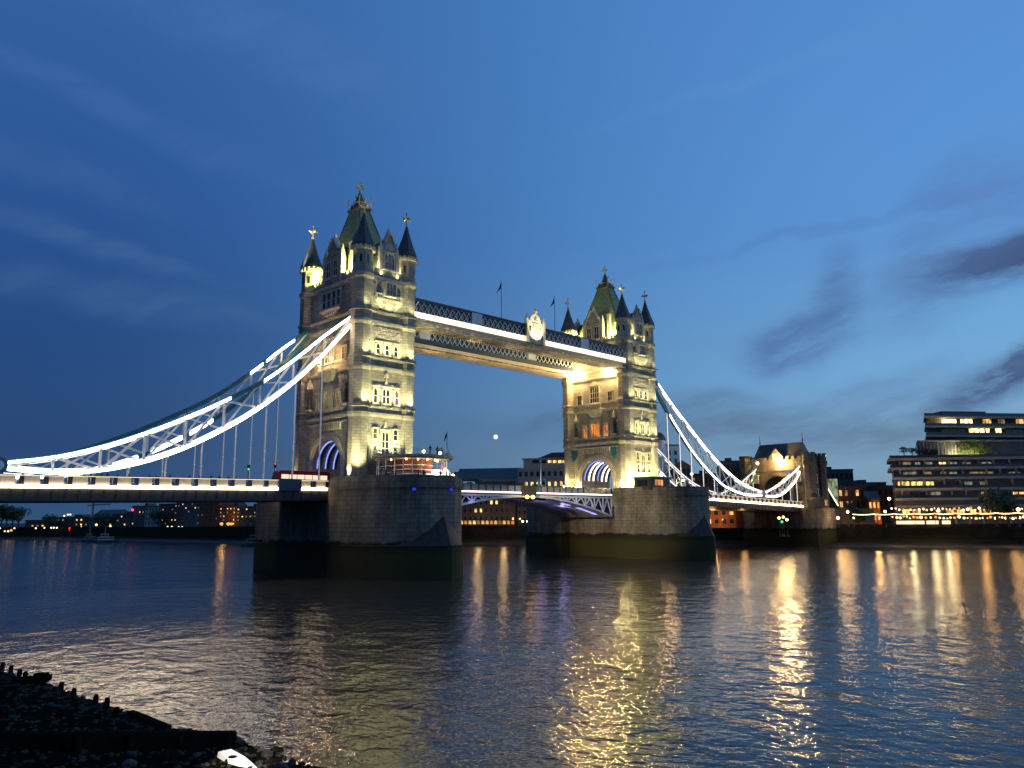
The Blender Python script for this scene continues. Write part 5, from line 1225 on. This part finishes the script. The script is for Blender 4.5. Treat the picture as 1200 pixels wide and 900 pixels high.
# houses between gatehouse and apartments
block('office_block', 'grey flat roofed office block rising behind the lit stair', 'office block', 960, 352, 1004, 356, 551, 'concrete_dark', 18, 4, 8, .0, litw={(5, 2), (6, 2), (4, 2)}, litm=('pane_dim',))
block('brick_house', 'red brick house lit orange behind the riverside lamps', 'house', 984, 330, 1017, 333, 571, 'brick', 14, 3, 5, .25, ('pane_dim', 'pane_warm'), 'flat', 'slate')
block('brick_house', 'small red brick house with glowing orange corner beside the apartments', 'house', 1019, 326, 1033, 327, 585, 'brick', 9, 2, 3, .8, ('pane_orange', 'pane_warm'), 'pitch', 'slate')
block('brick_house', 'dark brick house half hidden at the corner of the apartments', 'house', 1031, 336, 1050, 338, 570, 'brick_dark', 12, 3, 3, .1, ('pane_warm',), 'flat')
block('distant_offices', 'long low dark roofs far beyond the brick houses', 'office block', 1004, 420, 1042, 425, 566, 'concrete_dark', 20, 2, 8, .05, ('pane_dim',))
for u, pw in ((1000, 1500), (1012, 1500), (1026, 2200)): p = at(u, 322); lamp('POINT', (p.x, p.y, GZ+4.0), pw, (1, .48, .14), rad=.5)
p = at(988, 312); lamp('POINT', (p.x, p.y, GZ+3), 900, (1, .48, .14), rad=.5)
lamp('SPOT', (*at(980, 340), 16), 1200, (.9, 1, .6), (*at(968, 345), 22), 60, .6, .3)
for u, d, h, r, lb in ((1005, 318, 6, 4, 'dark bushy tree behind the string lights by the stair'), (1168, 300, 11, 5.5, 'large dark tree in front of the terraced apartments'), (1182, 298, 9, 4.5, 'dark tree before the apartments, nearer the photo edge'), (1090, 312, 6, 3, 'low dark tree before the cafe lanterns')):
    q = at(u, d); tree(q.x, q.y, GZ, h, r, lb, 'trees along the far riverside walk', 700)
# --- behind the right chain span
def brewhouse():
    F = Facade(769.5, 330, 783, 331); d = 330; r = thing('domed_brewhouse', 'white riverside brewhouse with dark cupola dome and spike', 'brewhouse', (*F.a, GZ))
    z1 = zat(776, 515.5, d); c = F.T(F.L/2, -2.6, 0)
    MB().lathe(c[0], c[1], [(GZ, 3.2), (z1-7, 3.2), (z1-6.8, 3.5), (z1-6.3, 3.5), (z1-6.2, 3.0), (z1, 3.0)], 8).build('tower', MS['white'], r)
    dm = MB().lathe(c[0], c[1], [(z1, 3.4), (z1+.4, 3.4)]+[(z1+.4+3.2*math.sin(math.pi/2*k/6), 3.1*math.cos(math.pi/2*k/6)+.1) for k in range(7)]+[(z1+4.6, .1), (z1+7.4, .04)], 12).build('dome', MS['slate'], r)
    b = MB(); b.bar((c[0]-.7, c[1]+.7, z1+6.2), (c[0]+.7, c[1]-.7, z1+6.2), .12); b.build('weather_vane', MS['iron'], dm)
    F2 = Facade(782.5, 333, 799, 336); z2 = zat(790, 522, 334); MB(F2.T).box(0, F2.L, -12, 0, GZ, z2).build('white_wing', MS['white'], r); MB(F2.T).box(-.2, F2.L+.2, -12.2, .2, z2, z2+.5).build('wing_roof', MS['slate'], r)
    for i in range(2):
        for j in range(5): s = F2.L*(.3+.45*i); z = z2-3-3.3*j; fwin(r, F2, s-.5, s+.5, z-.8, z+.8, 'glass', 0, 'concrete', 0)
    for j in range(3): z = z1-3-3.6*j; fwin(r, F, F.L/2-2.2, F.L/2-1.2, z-1, z+1, 'glass', .55, 'concrete', 0)
    b = MB(F2.T); b.box(-3.4, .8, .2, 1.4, z2-8.0, z2-7.7); b.box(-3.4, .8, 1.3, 1.38, z2-7.7, z2-6.6); b.build('balcony', MS['iron'], r)
brewhouse()
block('glazed_warehouse', 'dark gabled glass fronted warehouse beside the white brewhouse', 'warehouse', 792, 318, 812, 319, 546, 'brick_dark', 16, 4, 4, .1, ('pane_dim',), 'gable', 'slate', ww=.75, wh=.6)
block('riverside_flats', 'low dark flats behind the lower end of the right chain', 'flats', 813, 330, 842, 330, 556, 'brick_dark', 14, 4, 6, .08, ('pane_warm',), 'flat')
block('riverside_flats', 'dark flats beside the gatehouse with a roof tank', 'flats', 843, 322, 876, 322, 541, 'concrete_dark', 14, 5, 6, .05, ('pane_warm',), 'flat')
block('quay_house', 'orange lit brick house seen beneath the right road deck', 'house', 818, 288, 862, 284, 596, 'brick', 10, 2, 5, .0, ('pane_gold', 'pane_warm'), 'flat', litw={(0, 0), (1, 0), (4, 1)})
q = at(835, 281); lamp('POINT', (q.x, q.y, 9.5), 1400, (1, .5, .16), rad=.5); q = at(870, 279); lamp('POINT', (q.x, q.y, 9.5), 500, (1, .5, .16), rad=.5)
for u, v, lb in ((803, 563, 'warm street lamp standing before the glazed warehouse'), (813, 555.5, 'faint warm lamp beside the chain hangers of the right span')): glow_lamp(u, v, 308, lb, 'street lamps behind the right chain span', .5, 'globe', 500)
for k, (u, m, lb) in enumerate(((913, 'globe', 'white lamp in the dark opening under the gatehouse deck'), (918, 'amber', 'amber lamp in the dark opening under the gatehouse deck'), (922, 'globe', 'outermost white lamp under the gatehouse deck'), (916, 'green_sig', 'green lamp under the gatehouse deck'))):
    glow_lamp(u, (607, 606, 609, 611.5)[k], 255, lb, 'lamps under the gatehouse deck', .38, m, 0, 4)
q = at(862, 305); tree(q.x, q.y, GZ, 22, 7, 'dark tree rising beside the gatehouse behind the chain', None, 1200)
block('street_houses', 'dark street houses seen through the gatehouse arch', 'house', 886, 312, 930, 312, 556, 'brick_dark', 10, 4, 5, .12, ('pane_warm',))
# --- between the towers
def terrace_mid():
    r, F, zt = block('stepped_offices', 'stepped pale concrete building with orange windows left of the farther tower', 'office block', 607, 356, 690, 350, 549, 'concrete_pale', 22, 5, 12, .0, ('pane_gold',), 'flat', 'concrete_pale', litw={(1, 3), (2, 3), (3, 3), (5, 3), (6, 3), (7, 3), (5, 2), (7, 2)}, ww=.45, wh=.42, gl='pane_grey' if 0 else 'glass')
    F2 = Facade(614, 359, 690, 354); z2 = F2.hit(640, 538)[1]; b = MB(F2.T); b.box(0, F2.L, -16, 0, zt+.45, z2); b.build('upper_storey', MS['concrete_pale'], r)
    b = MB(F2.T); b.box(-.6, F2.L, -17, .6, z2, z2+.5); b.build('eaves', MS['concrete'], r)
    F3 = Facade(630, 360, 690, 356); z3 = F3.hit(650, 531.5)[1]; b = MB(F3.T); b.ext([(0, 0), (F3.L, 0), (F3.L*.8, z3-z2), (F3.L*.3, z3-z2)], lambda p, q: (p, 0, z2+.5+q), lambda p, q: (p, -12, z2+.5+q)); b.build('dark_roof', MS['slate'], r)
    for u0, u1, m in ((642, 647, 'pane_gold'), (648, 652, 'pane_gold'), (654, 658, 'pane_gold'), (659, 663, 'pane_warm'), (624, 632, 'glass'), (633, 640, 'glass')):
        s0, za = F2.hit(u0, 539.5); s1, zb_ = F2.hit(u1, 542.5); fwin(r, F2, s0, s1, zb_, za, m, 0, 'concrete_dark', 0)
terrace_mid()
block('white_warehouse', 'long low pale warehouse with dark pitched roof between the towers', 'warehouse', 534, 372, 608, 366, 560, 'concrete_pale', 16, 2, 14, .1, ('pane_dim',), 'pitch', 'slate', ww=.4, wh=.4)
block('brick_warehouse', 'brown brick riverside warehouse with rows of windows beneath the opening span', 'warehouse', 500, 345, 604, 335, 566, 'brick_dark', 18, 5, 17, .0, ('pane_gold',), 'flat', litw={(9, 3), (10, 3), (12, 3), (12, 2), (13, 2), (9, 1), (10, 1), (2, 2), (4, 1)}, ww=.42, wh=.45)
block('brick_warehouse', 'darker narrower warehouse beside the farther pier with a dim lit row', 'warehouse', 606, 335, 648, 330, 572, 'brick_dark', 16, 5, 7, .08, ('pane_dim',), 'flat', ww=.42, wh=.45)
GC = 'lit restaurant fronts under the brown warehouse'
for k, u in enumerate(range(529, 604, 5)):
    F = Facade(u, 334-k*.3, u+3.6, 334-k*.3); r = thing('restaurant_front', 'warm lit restaurant front at quay level under the brown warehouse', 'shop front', (*F.a, GZ), GC)
    z = zat(u, 614.5, 334); b = MB(F.T); b.box(-.1, F.L+.1, -.5, .3, z+1.75, z+2.0); b.box(-.1, .05, -.4, .1, GZ, z+1.75); b.box(F.L-.05, F.L+.1, -.4, .1, GZ, z+1.75); b.build('frame', MS['timber'], r); MB(F.T).box(.05, F.L-.05, -.3, 0, z+.1, z+1.6).build('pane', MS[random.choice(('pane_gold', 'pane_warm', 'pane_orange', 'pane_warm', 'pane_dim'))], r)
q = at(560, 329); lamp('POINT', (q.x, q.y, 10), 700, WARM, rad=.5); q = at(590, 326); lamp('POINT', (q.x, q.y, 10), 700, WARM, rad=.5)
for k, u in enumerate((612.5, 618, 621, 625)): glow_lamp(u, 611, 326, 'small white lamp on the quay beside the farther pier', 'white quay lamps beside the farther pier', .42, 'globe_white', 0)
# --- far left shore
D1 = lambda u: 590-u*.62
blk = [('riverside_block', 'low dark riverside block next to the trees at the photo edge', 30, 66, 610, 'concrete_dark', 2, 6, .15, 'flat'),
       ('riverside_block', 'low block with three bright roof lamps on the far left shore', 66, 104, 606.5, 'brick_dark', 2, 7, .3, 'flat'),
       ('riverside_block', 'pale low block between the red lamp and the boat', 104, 132, 607, 'concrete_dark', 2, 6, .25, 'pitch'),
       ('riverside_block', 'plain low block left of the pink signal lights', 132, 153, 603, 'concrete_dark', 3, 5, .2, 'flat'),
       ('riverside_tower', 'grey block carrying the pink signal lights', 154, 169, 593.5, 'concrete_dark', 5, 4, .25, 'flat'),
       ('riverside_tower', 'pale striped facade on the far left shore', 169.5, 188, 594, 'concrete_pale', 4, 5, .02, 'flat'),
       ('riverside_tower', 'dark block with scattered lights right of the striped facade', 188.5, 211, 591, 'brick_dark', 6, 6, .3, 'flat'),
       ('riverside_tower', 'wide dark block beside the tall brick tower on the far shore', 211.5, 234, 588.5, 'concrete_dark', 6, 6, .3, 'flat'),
       ('riverside_tower', 'tall brown tower with lit top windows under the chain span', 234.5, 256, 583.5, 'brick', 7, 5, .2, 'flat'),
       ('riverside_tower', 'orange lit block beside the nearer pier', 256.5, 276, 594, 'brick', 5, 5, .45, 'flat'),
       ('riverside_tower', 'last block before the nearer pier with bright corner lamp', 276.5, 306, 594.5, 'brick_dark', 5, 6, .35, 'flat')]
for nm, lb, u0, u1, v, m, rw, cl_, lt, rf_ in blk:
    block(nm, lb, 'apartment block', u0, D1(u0)+18, u1, D1(u1)+18, v, m, 16, rw, cl_, lt, ('pane_gold', 'pane_gold', 'pane_warm', 'pane_dim', 'pane_dim') if u0 > 185 else ('pane_gold', 'pane_dim', 'pane_dim'), rf_, ww=.36, wh=.34)
q = at(262, D1(262)+8); lamp('POINT', (q.x, q.y, 12), 600, (1, .5, .12), rad=.6)
for k in range(7):
    u = (2, 8, 15, 22, 60, 120, 186)[k]; q = at(u, D1(u)+8); tree(q.x, q.y, GZ, (13, 15, 14, 12, 7, 7, 9)[k], 6, ['dark tree at the very edge of the photo on the far shore', 'second dark tree from the edge on the far shore', 'dark round tree third along the far shore', 'last tree of the dark clump on the far shore', 'small tree between the low blocks on the far shore', 'small tree behind the moored boat', 'dark tree before the striped facade'][k], 'trees on the far left shore', 450)
GS = 'small lamps along the far left quay'
for k, (u, v, m, r) in enumerate(((1, 619, 'globe_white', .5), (7, 622.5, 'globe', .5), (11, 622.5, 'globe', .6), (14.5, 621.5, 'amber', .7), (18, 619, 'globe', .5), (43, 619, 'globe_white', .5), (53, 618.5, 'globe', .5), (61, 618.5, 'globe_white', .5), (64, 618.5, 'globe_white', .5), (67.5, 618.5, 'globe_white', .5), (83.2, 619, 'red_sig', .8), (83.2, 621.5, 'red_sig', .5), (113.5, 615, 'globe', .7), (130, 617, 'globe', .7), (96, 617.5, 'globe', .4), (176, 619, 'pink_sig', .35), (197, 618, 'globe_white', .7), (202, 618, 'globe_white', .7), (210, 618, 'globe_white', .6), (214, 618, 'globe_white', .6), (187, 627, 'globe', .5), (193, 627, 'globe', .6), (196, 627, 'globe', .6), (203, 625.5, 'globe', .4), (241.5, 623.5, 'globe', .55), (245, 623.5, 'globe', .55), (252, 622.5, 'globe_white', .8), (256, 622.5, 'globe_white', .8), (260, 614, 'amber', .8), (268, 614, 'amber', .8), (271.5, 614, 'amber', .7), (289.5, 629, 'green_sig', .55), (265, 622, 'bulb', .5), (269, 622, 'bulb', .5), (274, 622, 'bulb', .5), (75, 604.5, 'globe_white', .5), (79, 603, 'globe_white', .5), (82, 603, 'globe_white', .5))):
    nmz = {'globe_white': 'small white', 'globe': 'small warm', 'amber': 'amber', 'red_sig': 'small red', 'pink_sig': 'small pink', 'green_sig': 'small green', 'bulb': 'faint warm'}[m]
    m = {'globe': 'far_lamp', 'globe_white': 'far_white', 'amber': 'amber_far'}.get(m, m)
    glow_lamp(u, v, D1(u)+2, f'{nmz} lamp on the far left quay under the chain span', f'{nmz} lamps along the far left quay', r, m, 0, 0 if v > 622 else GZ)
for u, v, lb in ((160, 588, 'upper pink signal light on a thin mast above the grey block'), (154.5, 597.5, 'lower pink signal light on the grey block')): glow_lamp(u, v, D1(u)+14, lb, 'pink signal lights on the far shore', .75, 'pink_sig', 0)
q = at(108, 620); ck = thing('tower_crane', 'faint thin crane far beyond the left shore blocks', 'crane', (q.x, q.y, GZ)); b = MB(); zt = zat(108, 588, 620); b.bar((q.x, q.y, GZ), (q.x, q.y, zt), .9); b.bar((q.x-3, q.y+2, zt-2.5), (q.x+9, q.y-7, zt-1.6), .7); b.lathe(q.x, q.y, [(zt, .9), (zt+2.5, .1)], 4); b.build('mast', MS['concrete_dark'], ck)
def boat(u, v, label, Ln, m):
    d = 9.79/((v-610.9)/FPX)*1.0; d = min(d, D1(u)-14); p = at(u, d); F = Facade(u, d, u+1, d); T = F.T; r = thing('moored_boat', label, 'boat', (p.x, p.y, 0), 'boats moored off the far left shore')
    b = MB(T); W = Ln*.24; b.loft([[(Ln*x, W*y*.5*w_, z) for x, y in ((0, -1), (.75, -1), (1, 0), (.75, 1), (0, 1))] for z, w_ in ((-.4, .8), (.9, 1), (1.2, 1.05))]); b.build('hull', MS['navy'], r)
    b = MB(T); b.box(Ln*.12, Ln*.62, -W*.35, W*.35, 1.2, 2.9); b.box(Ln*.2, Ln*.45, -W*.28, W*.28, 2.9, 4.4); c = b.build('cabin', MS[m], r)
    b = MB(T); b.box(Ln*.22, Ln*.43, W*.281, W*.30, 3.2, 4.0); b.box(Ln*.15, Ln*.6, W*.351, W*.37, 1.9, 2.5); b.build('cabin_windows', MS['glass'], c)
    b = MB(T); b.tube([(Ln*.33, 0, 4.4), (Ln*.33, 0, 8)], .09, 5); b.build('mast', MS['pale'], r)
boat(112, 631.5, 'small pale cabin boat moored off the far left shore', 14, 'concrete'); boat(284, 637.5, 'low dark barge moored beside the nearer pier', 16, 'concrete_dark'); boat(97, 630.5, 'low grey workboat astern of the pale cabin boat', 11, 'concrete_dark')

# ------------------------------------------------------------------ moon
d = ray(581, 512).normalized()
mo = MB().ball(tuple(CAM+d*9000), 26, 16, 12).build('moon', glowmat('moonlight', (.95, .95, 1), 1.3), None, True); tag(mo, 'small pale full moon low in the sky between the towers', 'moon')

# ------------------------------------------------------------------ near foreshore
def on_beach(u, v):
    d = ray(u, v); z = .5
    for _ in range(25): t = (z-CAM.z)/d.z; p = CAM+d*t; z = max(0, beach_z(p.x, p.y))
    return p
GPp = 'worn timber posts along the near waterline'
for k, (u, v, h) in enumerate(((2, 784, .6), (12, 787, .55), (22, 791, .5), (29, 793, .45), (71, 807, .5), (85.5, 816, .6), (111, 826, .75), (124, 831, .8), (136, 836, .45))):
    p = on_beach(u, v); o = MB().tube([(p.x, p.y, p.z-.4), (p.x+.03, p.y, p.z+h*.45), (p.x+.05, p.y+.02, p.z+h*.72)], [.16, .15, .11], 8).build('mooring_post', MS['timber'])
    tag(o, ['worn timber post on the beach closest to the photo edge', 'second worn timber post from the photo edge', 'third worn timber post, before the stranded skiff', 'short timber post just before the stranded skiff', 'timber post just past the stranded skiff', 'middle timber post on the waterline', 'taller timber post of the leaning pair', 'tallest timber post, last but one on the waterline', 'short timber post closest to the sloping plank'][k], 'post', GPp)
def skiff():
    a, b = on_beach(18, 800), on_beach(60, 803); e = (b-a).xy.normalized(); n = Vector((-e.y, e.x)); Ln = (b-a).length; o = (a.x, a.y, max(a.z, b.z)-.05)
    T = lambda s, t, z: (o[0]+e.x*s+n.x*t, o[1]+e.y*s+n.y*t, o[2]+z); r = thing('stranded_skiff', 'dark low wooden skiff lying on the near waterline among the posts', 'skiff', o)
    m = MB(T); st = [(0, .35, 0), (.25, .55, 0), (.6, .6, 0), (.85, .35, .08), (1, .04, .25)]
    m.loft([[(Ln*s, -w_, .35+q), (Ln*s, -w_*.6, q), (Ln*s, w_*.6, q), (Ln*s, w_, .35+q), (Ln*s, w_*.85, .33+q), (Ln*s, w_*.5, .08+q), (Ln*s, -w_*.5, .08+q), (Ln*s, -w_*.85, .33+q)] for s, w_, q in st]); m.build('hull', MS['timber'], r)
    m = MB(T); m.box(Ln*.55, Ln*.85, -.25, .25, .45, .62); m.box(Ln*.5, Ln*.54, -.5, .5, .36, .42); m.build('thwart', MS['timber'], r)
skiff()
def beam():
    a, b = on_beach(86, 879), on_beach(272, 878); e = (b-a).xy.normalized(); n = Vector((-e.y, e.x)); Ln = (b-a).length
    T = lambda s, t, z: (a.x+e.x*s+n.x*t, a.y+e.y*s+n.y*t, a.z+(b.z-a.z)*s/Ln+z); r = thing('timber_groyne', 'long black timber baulk wall lying across the near beach', 'groyne', (a.x, a.y, a.z))
    m = MB(T)
    for k in range(3): m.box(0, Ln+.06*k, -.22+.02*k, .22-.02*k, -.3+k*.34, .03+k*.34)
    m.build('baulks', MS['timber'], r)
    for k in range(4): MB(T).tube([(Ln*(.03+.31*k), -.33, -.5), (Ln*(.03+.31*k), -.33, .62+.1*(k%2))], .13, 8).build('pile', MS['timber'], r)
    c = on_beach(-40, 872); m = MB(); m.bar((a.x, a.y, a.z+.35), (c.x, c.y, c.z+.2), .4, .6); m.build('landward_baulk', MS['timber'], r)
beam()
a, b = on_beach(152, 841), on_beach(196, 856); tag(MB().bar((a.x, a.y, a.z+.25), (b.x, b.y, b.z+.12), .35, .2).build('fallen_plank', MS['timber']), 'dark plank sloping into the water behind the timber baulk', 'plank')
def slab():
    a, b = on_beach(262, 887), on_beach(302, 905); e = (b-a).xy.normalized(); n = Vector((-e.y, e.x)); o = a
    T = lambda s, t, z: (o.x+e.x*s+n.x*t, o.y+e.y*s+n.y*t, o.z+z); r = tag(MB(T).loft([[(0, -.3, -.2), (1.2, -.36, -.3), (2.5, -.32, -.4), (2.6, .3, -.4), (1.3, .36, -.3), (.05, .3, -.2)], [(.05, -.27, .26), (1.2, -.31, .2), (2.4, -.28, .06), (2.5, .25, .08), (1.3, .3, .22), (.1, .26, .28)]]).build('concrete_block', MS['white']), 'pale block catching bright lamp light at the bottom edge of the beach', 'stone block')
    lamp('SPOT', (o.x-7, o.y-9, o.z+7), 15000, (1, .86, .62), (o.x+e.x*1.6, o.y+e.y*1.6, o.z+.2), 13, .25, .15)
slab()
GR = 'dark boulders on the near waterline'
for k in range(26):
    u = random.uniform(150, 370); v = 858+max(0, (u-270))*.36+random.uniform(2, 38) if u > 270 else random.uniform(882, 899); p = on_beach(u, v)
    m = MB(); rock(m, (p.x, p.y, p.z+.05), random.uniform(.14, .38), 8); o = m.build('beach_boulder', MS['timber'] if random.random() < .6 else MS['wet']); tag(o, 'rounded boulder lying among the shingle of the near beach', 'boulder', GR)

def stair():
    F = Facade(965, 318, 984, 318); r = thing('riverside_stair', 'narrow glazed stair with one bright slanting white edge beside the gatehouse', 'stairway', (*F.a, GZ))
    P = [F.hit(u, v) for u, v in ((965.5, 561), (981.5, 561), (983, 592), (982.5, 593), (968, 569))]
    MB(F.T).ext([P[0], P[1], P[2], P[3], P[4]], lambda p, q: (p, -2.5, q), lambda p, q: (p, 0, q)).build('glass_wall', MS['pane_green'], r)
    e = MB(F.T); e.bar((P[0][0], .2, P[0][1]), (P[4][0], .2, P[4][1]), .45, .45); e.bar((P[4][0], .2, P[4][1]), (P[3][0], .2, P[3][1]), .45, .45); e.build('light_strip', MS['far_white'], r)
    q = F.hit(972, 593)[1]; MB(F.T).box(-3, F.L+12, -6, -2.6, GZ, F.hit(972, 596)[1]).build('base_wall', MS['concrete_dark'], r)
    e = MB(F.T); s1, z1 = P[1]; e.box(s1-.15, s1+.15, .02, .2, GZ, z1); e.box(P[0][0], s1, .02, .2, z1, z1+.3); e.build('frame', MS['iron'], r)
stair()
# floodlight on the nearer pier that washes the farther pier
fp = thing('pier_floodlight', 'small dark floodlight on the rounded end of the nearer pier', 'floodlight', (9.3, -21.0, 17.45))
m = MB(); m.tube([(9.3, -21, 17.3), (9.3, -21, 18.2)], .08); m.build('post', MS['iron'], fp); m = MB(); m.box(9.0, 9.6, -21.35, -20.65, 18.2, 18.7); m.build('housing', MS['iron'], fp)
lamp('SPOT', (9.9, -21, 18.45), 105000, (1, .80, .46), (76, -9, 8), 36, .7, .3)
